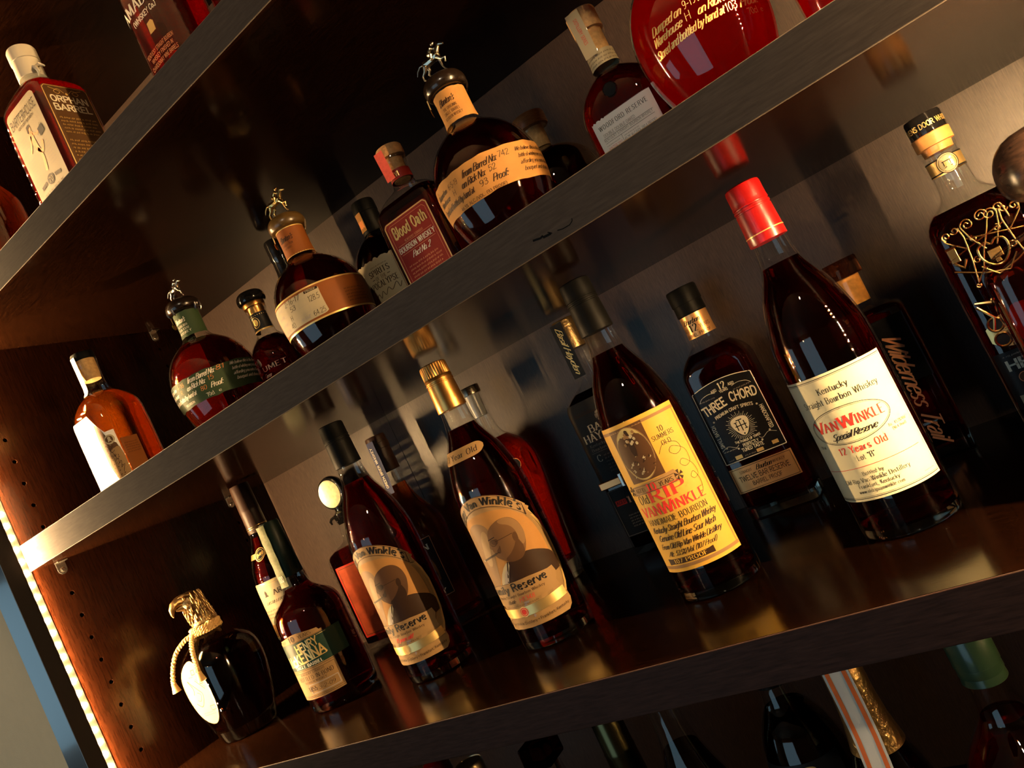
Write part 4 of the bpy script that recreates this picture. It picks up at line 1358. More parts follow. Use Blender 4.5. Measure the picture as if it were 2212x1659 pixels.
def scroll_band(b, paper, ink, hand, c0, neck_txt, vals, seed, z0=57, z1=95, extra=()):
    L = b.label('body_label', -95, 112, z0, z1, paper, c=0, nx=110, top=torn(seed), bot=torn(seed + 1))
    L.text('Dumped on', c0 - 40, 82.0, 4.6, 'scriptb', ink, width=22, align='c')
    L.text('from Barrel No:', c0 + 13, 82.5, 6.4, 'scriptb', ink, width=36)
    L.text('Warehouse', c0 - 40, 74.6, 4.6, 'scriptb', ink, width=22)
    L.text('on Rick No:', c0 + 3, 74.4, 6.0, 'scriptb', ink, width=26)
    L.text('Stored and bottled by hand at', c0 - 26, 66.0, 5.4, 'scriptb', ink, width=52)
    L.text('Proof:', c0 + 27, 65.6, 6.2, 'scriptb', ink, width=15)
    L.text(vals[0], c0 - 18, 82.0, 5.2, 'hand', hand, width=13)
    L.text(vals[1], c0 + 39, 83.6, 5.6, 'hand', hand, width=11)
    L.text(vals[2], c0 - 20, 74.4, 5, 'hand', hand)
    L.text(vals[3], c0 + 24, 75.4, 5.4, 'hand', hand, width=7)
    L.text(vals[4], c0 + 11, 66.6, 5.4, 'hand', hand, width=8)
    for t, x, z, h, w in extra:
        L.text(t, x, z, h, 'sans' if t != 'e' else 'serif', ink, width=w)
    for i, t in enumerate(('We believe this is the finest', 'bottle of whiskey ever produced,', 'affording you extra flavor,', 'bouquet and character.')):
        L.text(t, c0 + 74, 84.4 - 6.6 * i, 4.0, 'script', ink, width=46 - 2 * (i % 2))
    L.done()
    N = b.label('neck_label', -34, 34, 147, 181.5, paper, nx=40, top=torn(seed + 2, 1.0), bot=torn(seed + 3, 1.0))
    N.text("Blanton's", 1, 167.6, 6.2, 'scriptb', ink, width=17)
    for i, t in enumerate(neck_txt):
        N.text(t, 2.5, 161.8 - 4.6 * i, 2.9, 'serif', ink, width=16 + 2 * i)
    N.done()


b = horse_bottle('round bottle with torn kraft label band and galloping horse stopper', (.754, .154), 0, LIQ_DARK, WAX, dict(s=1.02, swing=.9, lift=1))
scroll_band(b, P_KRAFT, INK_BR, INK, 5, ('THE ORIGINAL', 'SINGLE BARREL', 'BOURBON WHISKEY'), ('6-5-19', '742', 'H', '52', '93'), 3,
            extra=(('46.5% ALC./VOL. (93 PROOF)', 9, 58.6, 2.8, 52),))
b = horse_bottle('round bottle with green label band and horse stopper beside the amber one', (.274, .163), 0, LIQ_RED, WAX, dict(s=.86, swing=.4, lift=2))
scroll_band(b, P_GREEN, INK_WHITE, INK_ORANGE, 18, ('SINGLE BARREL BOURBON', 'SPECIAL RESERVE', 'WHISKEY'), ('4-16', '81', 'R', '15', '80'), 21, z0=54, z1=91,
            extra=(('70cl', 33, 57.4, 4.4, 9), ('e', 45, 57.6, 3.6, 3), ('BOURBON', 2, 58.4, 2.6, 16)))
b = horse_bottle('round bottle with orange band, white proof sticker and horse stopper', (.4865, .168), 0, LIQ_DARK, WAX_GOLD, dict(s=1.05, swing=.7, lift=0))
L = b.label('body_label', -150, 150, 57.5, 97.5, P_KRAFTD, nx=120)
for z in (58.4, 96.6):
    L.rect(-150, 150, z - .9, z + .9, INK_GOLD, 0)
L.fine(66, 96, 64, 82, 5, INK_BR, seed=4)
L.done()
K = b.label('proof_sticker', -36, 40, 61.5, 93.5, P_IVORY, off=.75, nx=30, top=lambda u: 2.2 * (2 * u - 1) ** 14, bot=lambda u: 2.2 * (2 * u - 1) ** 14)
K.rect(23, 39, 90.2, 93.2, INK_BR, 0).text('PROOF', 31, 90.8, 1.9, 'serifb', P_IVORY, width=12, lay=1)
for z in (86.4, 78.6, 70.4):
    K.line([(-34, z), (22 if z > 79 else 39, z)], .18, INK_GREY, 0)
K.line([(22.4, 92.4), (22.4, 70.4)], .18, INK_GREY, 0)
K.text('2-16-17', 5, 87.6, 5.6, 'hand', INK, width=22).text('53', 3, 79.8, 5.2, 'hand', INK, width=8).text('H', -4, 71.4, 5.2, 'hand', INK).text('40', -7, 63.6, 5.2, 'hand', INK, width=7)
K.text('128.5', 31, 79.6, 6.2, 'hand', INK, width=13).text('64.25', 30, 63.4, 5.4, 'hand', INK, width=14).text('Alc/Vol%', 12, 64.0, 3.6, 'script', INK_GREY, width=13)
for t, z in (('Dumped on', 87.2), ('Barrel No.', 79.2), ('Warehouse', 71.2), ('Rick No.', 63.4)):
    K.text(t, -21, z, 3.4, 'script', INK_GREY, width=14)
K.done()
N = b.label('neck_label', -53, 53, 147.5, 182.5, P_KRAFTD, nx=44)
for z in (148.2, 181.8):
    N.rect(-53, 53, z - .6, z + .6, INK_GOLD, 0)
N.text("Blanton's", 2, 167, 6.4, 'scriptb', INK_BR, width=18).text('STRAIGHT FROM', 2, 161.6, 2.4, 'serif', INK_BR, width=15).text('THE BARREL', 1.5, 157.6, 2.4, 'serif', INK_BR, width=11)
N.done()
b = horse_bottle('round bottle of glowing red spirit with gold script on its glass', (.987, .140), 0, LIQ_LIT, WAX, dict(s=1, swing=.6, lift=0))
L = b.label('printed_script', -60, 60, 50, 100, INK_GOLD, sheet=False, parent=b.glass_o)
L.text('Dumped on', -16, 80.4, 6.0, 'scriptb', INK_GOLD, width=28).text('9-19', 6, 81.4, 6, 'hand', INK_GOLD, width=10).text('from Barrel No:', 28, 81.0, 6.4, 'scriptb', INK_GOLD, width=32)
L.text('Warehouse', -19, 72.6, 6.0, 'scriptb', INK_GOLD, width=28).text('H', 1, 73.2, 6, 'hand', INK_GOLD).text('on Rick No:', 22, 72.0, 6.2, 'scriptb', INK_GOLD, width=28)
L.text('Stored and bottled by hand at', -5, 63.6, 6.0, 'scriptb', INK_GOLD, width=60).text('103', 31, 63.4, 6, 'hand', INK_GOLD, width=9).text('Proof:', 46, 62.6, 6.6, 'scriptb', INK_GOLD, width=17)
L.text('70cl', 46, 55.6, 4.6, 'sans', INK_GOLD, width=9).text('e', 55, 55.6, 4, 'serif', INK_GOLD)
L.done('gold_script')

# ------------------------------------------------------------------ the rest of the shelf seen from below
# amber spirit in a clear flask-like bottle, first on the left
b = Bottle('clear bottle of amber spirit with blazing white label and cork', (.132, .100), ZBT, 0,
           [(0, .030, .030, .012), (0, .0345, .0345, .014), (.002, .0362, .0362, .016), (.01, .0366, .0366, .017), (.102, .0366, .0366, .018), (.118, .0358, .0358, .022), (.129, .0318, .0318, .028),
            (.137, .0235, .0235, .0235), (.142, .0165, .0165, .0165), (.148, .0140, .0140, .0140), (.182, .0136, .0136, .0136), (.183, .0148, .0148, .0148), (.1885, .0148, .0148, .0148)], round_=False, smooth=1)
b.glass().fluid(LIQ_AMBER, .010, .138)
b.lathe('cork', [(.0108, .160), (.0118, .168), (.0122, .1890)], CORK_L, 32)
b.lathe('cap', [(.0140, .1886), (.0146, .1892), (.0148, .1965), (.0142, .1985), (.0002, .1988)], BLACKCAP, 40)
L = b.label('front_label', -31, 40, 8, 110, P_WHITE, nx=40, top=lambda u: (30 * max(0, u - .60) / .25 if u < .85 else 30) + 14 * (max(0, .12 - u) / .12) ** 2)
L.poly([(16, 20), (39, 20), (39, 60), (31, 68), (24, 90), (16, 96)], P_BROWN, 0, smooth=1)
L.disc(31, 69, 6.4, 6.4, P_IVORY, 1).disc(31, 69, 4.4, 4.4, P_BROWN, 2).disc(31, 70.5, 1.8, 2.2, P_IVORY, 3).poly([(28.6, 66), (33.4, 66), (32.4, 69.4), (29.6, 69.4)], P_IVORY, 3)
L.poly([(20, 12), (40, 12), (40, 56), (34, 58), (22, 52)], P_TAN, 1, smooth=1)
for i in range(7):
    L.line(catmull([(19 + i * 2, 60 - i * 5), (24 + i * 2, 63 - i * 5), (27 + i, 57 - i * 5), (32, 60 - i * 6)], 4), .5, INK_BR, 2)
L.done('lettering')
R_ = b.label('side_label', 42, 66, 8, 66, P_KRAFTD, nx=14)
R_.fine(45, 63, 44, 60, 5, INK_BR, seed=9).poly([(44, 18), (50, 22), (56, 20), (62, 26), (64, 20), (60, 14), (46, 14)], INK_BR, 0)
R_.done('lettering')
v, f = rect_2d(0, 1, 0, 1, 4, 10)
S_ = b.label('strip_stamp', -8, 2, 137, 195, P_WHITE, sheet=False)
S_.o = add_mesh('strip_stamp', [((a - .5) * .009, -.0152 + (.004 * max(0, (.12 - q) / .12)) * -1, .139 + q * .055) for a, q in v], f, P_WHITE, b.root)

# dark decanter with pale lettering, black ball stopper
b = Bottle('small dark bottle with black dome stopper and ivory letters', (.304, .250), ZBT, 0,
           [(0, .031), (0, .0345), (.002, .036), (.085, .0362), (.100, .0345), (.112, .027), (.121, .0175), (.128, .0128), (.160, .0125), (.161, .0150), (.167, .0150)], smooth=1)
b.glass().fluid(LIQ_BLACK, .008, .120)
b.lathe('stopper_neck', [(.0105, .140), (.0115, .1665), (.0150, .1668), (.0155, .171), (.0150, .1725)], GOLDFOIL, 36)
b.lathe('stopper', [(.0150, .1722), (.0185, .1728), (.0200, .1755), (.0202, .1800), (.0185, .1862), (.0130, .1902), (.0002, .1912)], BLACKGLOSS, 40, smooth=1)
N = b.label('neck_label', -24, 24, 130, 156, P_BLACK, nx=30)
N.rect(-24, 24, 130, 132, INK_GOLD, 0).rect(-24, 24, 152, 153.2, INK_GOLD, 0).oval(2, 143, 5.6, 7.4, .7, INK_GOLD).disc(2, 143, 3.6, 5, INK_GOLD).done()
L = b.label('glass_print', -30, 40, 55, 95, INK_WHITE, sheet=False, parent=b.glass_o)
L.text('CALUMET', 6, 71.5, 6.6, 'serif', INK_WHITE, width=62).text('Farm', 4, 62.5, 5.2, 'script', INK_WHITE, width=12)
L.poly([(-2, 80), (2, 80), (4, 84), (1, 92), (-1, 92), (-4, 84)], INK_WHITE, 0, smooth=1)
L.done()

# black foil-topped bottle behind it
b = Bottle('slim dark bottle with black foil neck, behind the orange-banded round bottle', (.325, .318), ZBT, 0,
           [(0, .033), (0, .036), (.002, .0375), (.150, .0378), (.166, .036), (.182, .029), (.196, .0195), (.206, .0148), (.225, .0132), (.252, .0130)], smooth=1)
b.glass().fluid(LIQ_BLACK, .008, .200)
b.lathe('foil_capsule', [(.0150, .200), (.0146, .2065), (.0138, .226), (.0146, .228), (.0150, .2325), (.0146, .237), (.0150, .2405), (.0150, .2555), (.0140, .2580), (.0002, .2584)], BLACKGLOSS, 40, sharp=60)
N = b.label('neck_label', -18, 6, 188, 201, P_GOLD, nx=14)
N.done()
L = b.label('body_label', -52, 30, 60, 140, P_BLACK, nx=36)
L.rect(-52, 30, 61, 62.4, INK_GOLD, 0)
for i, t in enumerate(('BLANCO', 'BATCH')):
    pass
L.text('B', -22, 120, 8, 'sansb', INK_GOLD).text('AN', -24, 95, 8, 'sansb', INK_COPPER)
L.done()

# torn-label bottle with black cap
b = Bottle('dark bottle with torn cream label and black cap behind the red-label flask', (.5255, .272), ZBT, 0,
           [(0, .040), (0, .0435), (.002, .0448), (.105, .0450), (.122, .0432), (.136, .0370), (.147, .0275), (.154, .0180), (.160, .0145), (.172, .0138), (.180, .0138)], smooth=1)
b.glass().fluid(LIQ_BLACK, .008, .150)
b.lathe('cap', [(.0150, .157), (.0153, .1575), (.0149, .1850), (.0154, .1855), (.0154, .1985), (.0145, .2010), (.0002, .2014)], BLACKCAP, 40)
N = b.label('strip_label', -9, 1, 161, 186, P_KRAFT, c=0, nx=10, off=1.9)
N.rect(-8, 0, 163, 176, INK_ORANGE, 0).done()
L = b.label('front_label', -34, 36, 40, 118, P_IVORY, nx=50, top=torn(31, 3.5), bot=torn(32, 2))
L.text('SPIRITS', 9, 97.0, 7.0, 'serifb', INK_BR, width=29).text('OF THE', 9, 90.2, 4.6, 'serif', INK_BR, width=15).text('APOCALYPSE', 8, 81.4, 7.4, 'serifb', INK_BR, width=42)
L.line([(-4, 93), (0, 93)], .7, INK_BR).line([(18, 93), (22, 93)], .7, INK_BR)
L.line(catmull([(-10, 70), (-4, 75), (-2, 69), (3, 76), (6, 70), (12, 77), (16, 72), (24, 79), (26, 71), (30, 77)], 4), .7, INK_BR).fine(0, 24, 106, 109, 1, INK_BR, seed=12)
rnd = random.Random(3)
L.poly([(-34, 42)] + [(-34 + i * 3.5, 58 + rnd.uniform(-4, 5)) for i in range(21)] + [(36, 42)], INK_GREY, 0)
L.done()

# red-label flask with cork
b = Bottle('square flask with red framed label and natural cork', (.650, .178), ZBT, 0,
           [(0, .036, .024, .008), (0, .0395, .0268, .009), (.002, .0405, .0280, .010), (.118, .0408, .0282, .010), (.126, .0385, .0270, .014), (.134, .0300, .0225, .018), (.1395, .0180, .0165, .0165),
            (.144, .0125, .0125, .0125), (.168, .0115, .0115, .0115), (.169, .0138, .0138, .0138), (.1765, .0138, .0138, .0138)], round_=False, smooth=1)
b.glass().fluid(LIQ_DARK, .009, .128)
b.lathe('cork', [(.0095, .150), (.0105, .1760), (.0148, .1765), (.0152, .179), (.0150, .1875), (.0140, .1890), (.0002, .1892)], CORK, 40)
L = b.label('front_label', -31, 31, 16, 110.5, P_RED, nx=30, top=lambda u: 3 * (2 * u - 1) ** 20)
for x0, x1, z0, z1, w, k in ((-30, 30, 17, 109.3, 1.3, INK_GOLD), (-26.5, 26.5, 20, 105.8, .3, INK_COPPER)):
    L.frame(x0, x1, z0, z1, w, k, cut=3)
L.text('Blood Oath', 0, 90.5, 12.0, 'black', INK_GOLD, width=46).text('KENTUCKY STRAIGHT', 0, 83.2, 2.4, 'serif', INK_COPPER, width=26)
L.text('BOURBON WHISKEY', 0, 74.2, 5.6, 'serifb', INK_WHITE, width=50).line([(-24, 72), (24, 72)], .3, INK_COPPER).line([(-24, 82), (24, 82)], .3, INK_COPPER)
L.text('Pact No. 2', 0, 64.2, 6.0, 'script', INK_WHITE, width=25)
L.fine(-22, 22, 24, 60, 9, INK_COPPER, seed=8)
L.done()
N = b.label('neck_band', -37, 37, 150, 161, P_RED, nx=36)
N.text('MMXVI', -2, 152.6, 5.6, 'serifb', INK_GOLD, width=15).done()
v, f = rect_2d(0, 1, 0, 1, 3, 10)
add_mesh('seal_strip', [((a - .9) * .0115, -.0160 + .0022 * (1 - q), .152 + q * .033) for a, q in v], f, pbr('red_strip_print', (.62, .09, .06), rough=.4, noise=(300, .3)), b.root)

# broad wooden stopper peeking over the torn kraft label bottle
b = Bottle('dark round bottle with wide wooden stopper behind the kraft-labelled bottle', (.766, .292), ZBT, 0,
           [(0, .046), (0, .050), (.002, .052), (.06, .053), (.085, .0525), (.100, .049), (.111, .041), (.119, .0290), (.124, .0190), (.129, .0150), (.147, .0145), (.148, .0165), (.1525, .0165)], smooth=1)
b.glass().fluid(LIQ_BLACK, .010, .118)
b.lathe('cork', [(.0115, .128), (.0122, .1525)], CORK_L, 32)
b.lathe('stopper', [(.0120, .1526), (.0190, .1530), (.0198, .1545), (.0200, .1660), (.0190, .1682), (.0002, .1688)], WOODCAP, 44)

# half-size flask with serrated cream label
b = Bottle('dark flask with serrated cream label and tax strip over its cork', (.8885, .215), ZBT, 0,
           [(0, .036, .022, .015), (0, .040, .0262, .019), (.002, .0425, .0275, .021), (.012, .0438, .0282, .023), (.085, .0440, .0283, .024), (.098, .0425, .0280, .026), (.110, .0365, .0262, .026),
            (.1185, .0260, .0220, .022), (.124, .0165, .0160, .016), (.129, .0135, .0135, .0135), (.162, .0130, .0130, .0130), (.163, .0145, .0145, .0145), (.1685, .0145, .0145, .0145)], round_=False, smooth=1)
b.glass().fluid(LIQ_DARK, .009, .124)
b.lathe('cork', [(.0112, .135), (.0118, .1686), (.0148, .1690), (.0150, .1890), (.0142, .1905), (.0002, .1908)], CORK_L, 40)
L = b.label('front_label', -32, 32, 34, 83, P_WHITE, nx=96, top=lambda u: 0.9 * (int(u * 96) % 2))
L.text('WOODFORD RESERVE', 0, 72.4, 4.4, 'serif', INK, width=52, track=2.4)
L.text('DOUBLE DOUBLE OAKED', -7.5, 65.4, 2.9, 'thin', INK, width=34).text('KENTUCKY STRAIGHT BOURBON WHISKEY', 0, 61.2, 2.9, 'thin', INK, width=52)
L.line([(-26, 59.6), (27, 59.6)], .25, INK).line([(-9, 59.6), (-9, 49.6)], .25, INK).line([(-26, 49.2), (27, 49.2)], .25, INK).line([(-26, 64.2), (27, 64.2)], .2, INK)
L.text('WINTER 2017', -18, 51.4, 3.4, 'thin', INK_RED, width=15).text('45.2% ALC/VOL (90.4 PROOF)', 9, 52.0, 3.0, 'thin', INK, width=34).fine(-26, -11, 56.2, 58, 1, INK, seed=2).fine(-7, 10, 56.2, 58, 1, INK, seed=5)
L.fine(-24, 24, 36, 47, 4, INK, seed=6)
L.done()
v, f = lathe_vf([(.0002, .0016), (.0062, .0014), (.0072, .0006), (.0074, -.0004)], 28)
v = [(p[0], -p[2] - .0272, p[1] + .1015) for p in v]
add_mesh('embossed_seal', v, f, BLACKGLOSS, b.root)
v, f = rect_2d(0, 1, 0, 1, 4, 12)
st = add_mesh('tax_strip', [((a - .75) * .014, -.0156 - .0003 * math.sin(q * 9), .142 + q * .047) for a, q in v], f, P_IVORY, b.root)
V, F, w = type_2d('DISTILLERY SERIES', .0032, 'sans', width=.027)
add_mesh('lettering', [(-.0046 + q * 1.0, -.0162, .168 - a) for a, q in V], F, INK_RED, st, smooth=False)
N = b.label('neck_band', -42, 42, 131, 145, P_IVORY, nx=34)
N.fine(-22, 22, 132, 143, 3, INK, seed=14).done()

# fragment of a red-lit bottle at the top edge
b = Bottle('red-lit bottle cut off by the upper edge of the picture', (1.0905, .105), ZBT, 0,
           [(0, .031), (0, .0345), (.002, .0358), (.130, .0360), (.150, .033), (.168, .022), (.180, .0142), (.230, .0135)], smooth=1)
b.glass().fluid(LIQ_LIT, .008, .180)
b.lathe('capsule', [(.0145, .215), (.0150, .2155), (.0148, .250), (.0002, .2506)], BLACKCAP, 36)

# ------------------------------------------------------------------ highest shelf
b = Bottle('square-shouldered bottle with ivory capsule, cream and brown labels', (.2995, .0785), ZCT, 0,
           [(0, .040, .029, .006), (0, .0435, .0320, .007), (.002, .0450, .0335, .008), (.150, .0450, .0335, .008), (.160, .0425, .0322, .012), (.170, .0335, .0270, .018), (.178, .0215, .0205, .0200),
            (.184, .0158, .0158, .0158), (.190, .0145, .0145, .0145), (.220, .0140, .0140, .0140)], round_=False, smooth=1)
b.glass().fluid(LIQ_RED, .010, .172)
b.lathe('capsule', [(.0158, .1885), (.0162, .1890), (.0158, .2120), (.0168, .2124), (.0168, .2270), (.0160, .2290), (.0002, .2294)], WHITECAP, 40)
rb = [tube_vf([(.0152, -.004, .197), (.021, -.006, .192), (.024, -.006, .185), (.020, -.006, .181)], [.0020, .0026, .0022, .0008], 6), tube_vf([(.0152, -.002, .197), (.022, .000, .197), (.027, .002, .192)], [.0020, .0024, .0010], 6)]
v, f = merge(rb)
add_mesh('ribbon', v, f, WHITECAP, b.root)
L = b.label('front_label', -33, 33, 12, 151, P_IVORY, nx=24, top=lambda u: 5 * (2 * u - 1) ** 12)
L.text('BARTERHOUSE', 0, 131, 10.5, 'sans', INK_BR, width=58).text('KENTUCKY BOURBON', 0, 125, 3.0, 'sansb', INK_BR, width=36)
for limb, w in (([(0, 113), (-1, 104), (0, 95), (1, 88)], 7.5), ([(1, 90), (4, 78), (0, 62)], 4.6), ([(0, 90), (8, 84), (14, 94)], 4.2), ([(2, 110), (9, 105), (16, 107)], 2.8), ([(-2, 109), (-8, 99), (-14, 92)], 2.8)):
    L.line(catmull(limb, 4), w, INK_COPPER)
L.disc(0, 117, 3.4, 4, INK_COPPER, 1).poly([(-5, 114), (-4, 121), (1, 122), (3, 118), (-1, 117), (-3, 112)], INK_BR, 2)
L.poly([(15, 98), (25, 100), (24, 110), (14, 108)], INK, 2).line([(19, 108), (22, 112)], .7, INK, 2)
L.fine(-25, -12, 55, 88, 9, INK_GREY, seed=2).fine(12, 25, 62, 92, 8, INK_GREY, seed=3).fine(-25, -12, 100, 120, 5, INK_GREY, seed=4)
L.poly([(-22, 47), (-10, 49), (-10, 53), (-22, 51)], INK_BR, 1).poly([(22, 47), (10, 49), (10, 53), (22, 51)], INK_BR, 1).disc(0, 51, 7, 6, INK_BR, 1).text('20', 0, 47.6, 6.4, 'serifb', P_IVORY, width=8, lay=2)
L.text('OLD STILL DISTILLING', 0, 38.5, 2.6, 'serif', INK_BR, width=44).fine(-25, 25, 15, 37, 6, INK_BR, seed=7)
L.done()
L = b.label('side_label', -28, 28, 12, 150, P_BROWN, c=73.5, nx=20, top=lambda u: 3 * (2 * u - 1) ** 14)
L.frame(-27, 27, 13, 148.6, .8, INK_GOLD, cut=3)
L.text('ORPHAN', 0, 127, 8.0, 'sansb', INK_WHITE, width=45).text('BARREL', 0, 115.5, 8.0, 'sansb', INK_WHITE, width=45)
for s in (-1, 1):
    L.line(catmull([(s * 3, 140), (s * 9, 145), (s * 15, 141), (s * 11, 138), (s * 8, 142), (s * 20, 146)], 5), .7, INK_GOLD)
L.disc(0, 139, 1.6, 1.6, INK_GOLD)
L.fine(-22, 22, 84, 108, 5, INK_GOLD, seed=21).fine(-22, 22, 22, 78, 11, INK_GOLD, seed=22)
L.done()

b = Bottle('tall dark red bottle with arched pale lettering, cut off by the upper edge', (.5215, .098), ZCT, 0,
           [(0, .033, .028, .012), (0, .0360, .0315, .015), (.002, .0376, .0330, .017), (.190, .0378, .0332, .018), (.215, .033, .030, .026), (.235, .020, .020, .020), (.245, .0145, .0145, .0145), (.290, .014, .014, .014)], round_=False, smooth=1)
b.glass().fluid(LIQ_RED, .008, .220)
b.lathe('cork', [(.0148, .286), (.0150, .306), (.0002, .3064)], CORK, 36)
L = b.label('glass_print', -35, 35, 20, 170, INK_WHITE, sheet=False, parent=b.glass_o)
L.text('AMADOR', -2, 124, 13, 'serifb', INK_WHITE, width=62, arc=.004).text('(WHISKEY Co.)', -1, 112, 5.6, 'sansb', INK_WHITE, width=40, arc=.003)
L.poly([(-5, 92), (5, 92), (6, 102), (3, 105), (-4, 104)], INK_GOLD, 0)
for i, t in enumerate(('KENTUCKY STRAIGHT BOURBON', 'WHISKEY FINISHED IN', 'CHARDONNAY WINE BARRELS')):
    L.text(t, 0, 74 - 7 * i, 4.4, 'sans', INK_COPPER, width=(46, 38, 46)[i], arc=.004)
L.line([(s, 51 - .004 * s * s) for s in range(-28, 29, 4)], .5, INK_COPPER).fine(-16, 16, 40, 44, 1, INK_COPPER, seed=5)
L.done()

# ------------------------------------------------------------------ fragments on the highest shelf
b = Bottle('amber bottle glowing at the left frame edge on the highest shelf', (.094, .092), ZCT, 0,
           [(0, .033), (0, .0375), (.002, .039), (.120, .0392), (.140, .036), (.160, .024), (.172, .0145), (.225, .0138)], smooth=1)
b.glass().fluid(LIQ_AMBER, .008, .165)
b.lathe('capsule', [(.0148, .205), (.0150, .2355), (.0002, .236)], BLACKCAP, 36)
b = Bottle('dark bottle with patterned white label, hidden behind the arched-lettering bottle', (.405, .262), ZCT, 0,
           [(0, .034), (0, .0375), (.002, .039), (.150, .0392), (.170, .036), (.190, .024), (.202, .0145), (.255, .0138)], smooth=1)
b.glass().fluid(LIQ_BLACK, .008, .195)
b.lathe('capsule', [(.0148, .235), (.0150, .2655), (.0002, .266)], BLACKCAP, 36)
L = b.label('front_label', -36, 60, 60, 188, P_WHITE, nx=40)
for i in range(9):
    L.line(catmull([(-34, 66 + i * 13), (-26, 72 + i * 13), (-20, 64 + i * 13), (-10, 71 + i * 13), (0, 65 + i * 13)], 4), 1.0, INK_BR)
L.done('lettering')
b = Bottle('red bottle close behind the arched-lettering bottle', (.607, .128), ZCT, 0,
           [(0, .034), (0, .0365), (.002, .038), (.180, .0382), (.205, .033), (.225, .018), (.235, .0142), (.285, .0136)], smooth=1)
b.glass().fluid(LIQ_RED, .008, .22)
b.lathe('capsule', [(.0146, .265), (.0150, .2655), (.0148, .300), (.0002, .3005)], BLACKCAP, 36)
b = Bottle('clear brown bottle at the upper edge, last one visible on the highest shelf', (.702, .125), ZCT, 0,
           [(0, .034, .024, .008), (0, .0375, .027, .009), (.002, .039, .0285, .010), (.190, .0392, .0286, .011), (.212, .032, .026, .02), (.226, .018, .018, .018), (.234, .014, .014, .014), (.285, .0136, .0136, .0136)], round_=False, smooth=1)
b.glass().fluid(LIQ_DARK, .018, .215).foot(.016)
b.lathe('cork', [(.0146, .283), (.0150, .305), (.0002, .3055)], CORK, 36)

# ------------------------------------------------------------------ eagle decanter
EG = [(0, .66), (0, .72), (.002, .76), (.012, .80), (.03, .87), (.055, .95), (.08, 1.0), (.10, 1.0), (.115, .955), (.126, .85), (.135, .68), (.142, .47), (.147, .33), (.152, .300), (.160, .300)]
b = Bottle('squat decanter with brass eagle head, gold cord and oval label', (.0845, .134), 0, 0,
           [(z, .052 * k, .045 * k, min(.030 + .02 * max(0, 1 - k), .045 * k)) for z, k in EG], round_=False, smooth=1, name='eagle_decanter')
b.glass().fluid(LIQ_BLACK, .0175, .128, .0024).foot(.0165)
L = b.label('oval_label', -29, 27, 33, 122, pbr('amber_cream_paper', (.30, .23, .12), rough=.6), c=-4, nx=40,
            top=lambda u: 44.5 * (1 - math.sqrt(max(0, 1 - (2 * u - 1) ** 2))), bot=lambda u: 44.5 * (1 - math.sqrt(max(0, 1 - (2 * u - 1) ** 2))))
L.oval(-1, 77.5, 26.6, 43.2, .9, INK_GOLD)
L.line(catmull([(-14, 66), (-6, 60), (2, 66), (8, 76), (2, 84), (-6, 92), (-12, 98), (-6, 86), (-10, 78)], 5), .9, INK_BR)
L.line(catmull([(-8, 70), (-2, 68), (4, 76), (-2, 80)], 4), .7, INK_BR)
L.line([(4, 96), (18, 82)], .9, INK_BR).line([(6, 98), (20, 84)], .4, INK_BR)
L.frame(2, 9, 104, 110, .8, INK_BR).frame(12, 19, 90, 95, .7, INK_BR).frame(10, 20, 52, 58, .7, INK_BR).fine(-6, 6, 100, 104, 1, INK_BR, seed=4).fine(-12, 14, 46, 52, 2, INK_BR, seed=5)
L.done('lettering')


def eagle_head():
    P = [tube_vf([(.002, 0, .1575), (.002, 0, .163), (.0016, 0, .170), (.0008, 0, .178), (-.0004, 0, .186), (-.002, 0, .192), (-.004, 0, .197), (-.0065, 0, .2010)],
                 [.0178, .0170, .0152, .0146, .0150, .0150, .0128, .0060], 24)]
    P.append(ball_vf((-.0040, 0, .1925), .0158, .0136, .0132, 24, 14))
    P.append(tube_vf([(-.0100, 0, .1960), (-.0155, 0, .1975), (-.0212, 0, .1982), (-.0272, 0, .1962), (-.0315, 0, .1915), (-.0330, 0, .1852), (-.0324, 0, .1815)], [.0100, .0086, .0068, .0055, .0039, .0020, .0005], 16))
    P.append(tube_vf([(-.0110, 0, .1885), (-.0190, 0, .1890), (-.0262, 0, .1888)], [.0070, .0048, .0016], 12))
    for s in (-1, 1):
        P.append(tube_vf([(-.0205, s * .0050, .2022), (-.0145, s * .0098, .2034), (-.006, s * .0124, .2010)], [.0010, .0024, .0012], 8))
        P.append(ball_vf((-.0148, s * .0100, .1988), .0024, .0018, .0024, 12, 8))
    rnd = random.Random(11)
    for row in range(8):
        z = .160 + row * .0052
        r = .0166 + .0004 * math.sin(row)
        cxx = .002 - .0009 * row
        for i in range(17):
            a = 2 * math.pi * (i + .5 * (row % 2)) / 17 + rnd.uniform(-.08, .08)
            if row > 4 and math.cos(a) < -.45:
                continue
            d = (math.cos(a), math.sin(a))
            P.append(tube_vf([(cxx + d[0] * r * .86, d[1] * r * .86, z + .0062), (cxx + d[0] * r * .96, d[1] * r * .96, z + .002), (cxx + d[0] * r * 1.02, d[1] * r * 1.02, z - .0034)], [.0010, .0017, .0003], 6))
    return merge(P)


v, f = eagle_head()
ca, sa = math.cos(math.radians(78)), math.sin(math.radians(78))
v = [(x * ca - y * sa, x * sa + y * ca, z) for x, y, z in v]
add_mesh('eagle_head_stopper', v, f, BRASS_AGED, b.root, sharp=60)
b.lathe('stopper_collar', [(.0176, .1560), (.0184, .1565), (.0184, .1585), (.0176, .1590)], BRASS, 40)


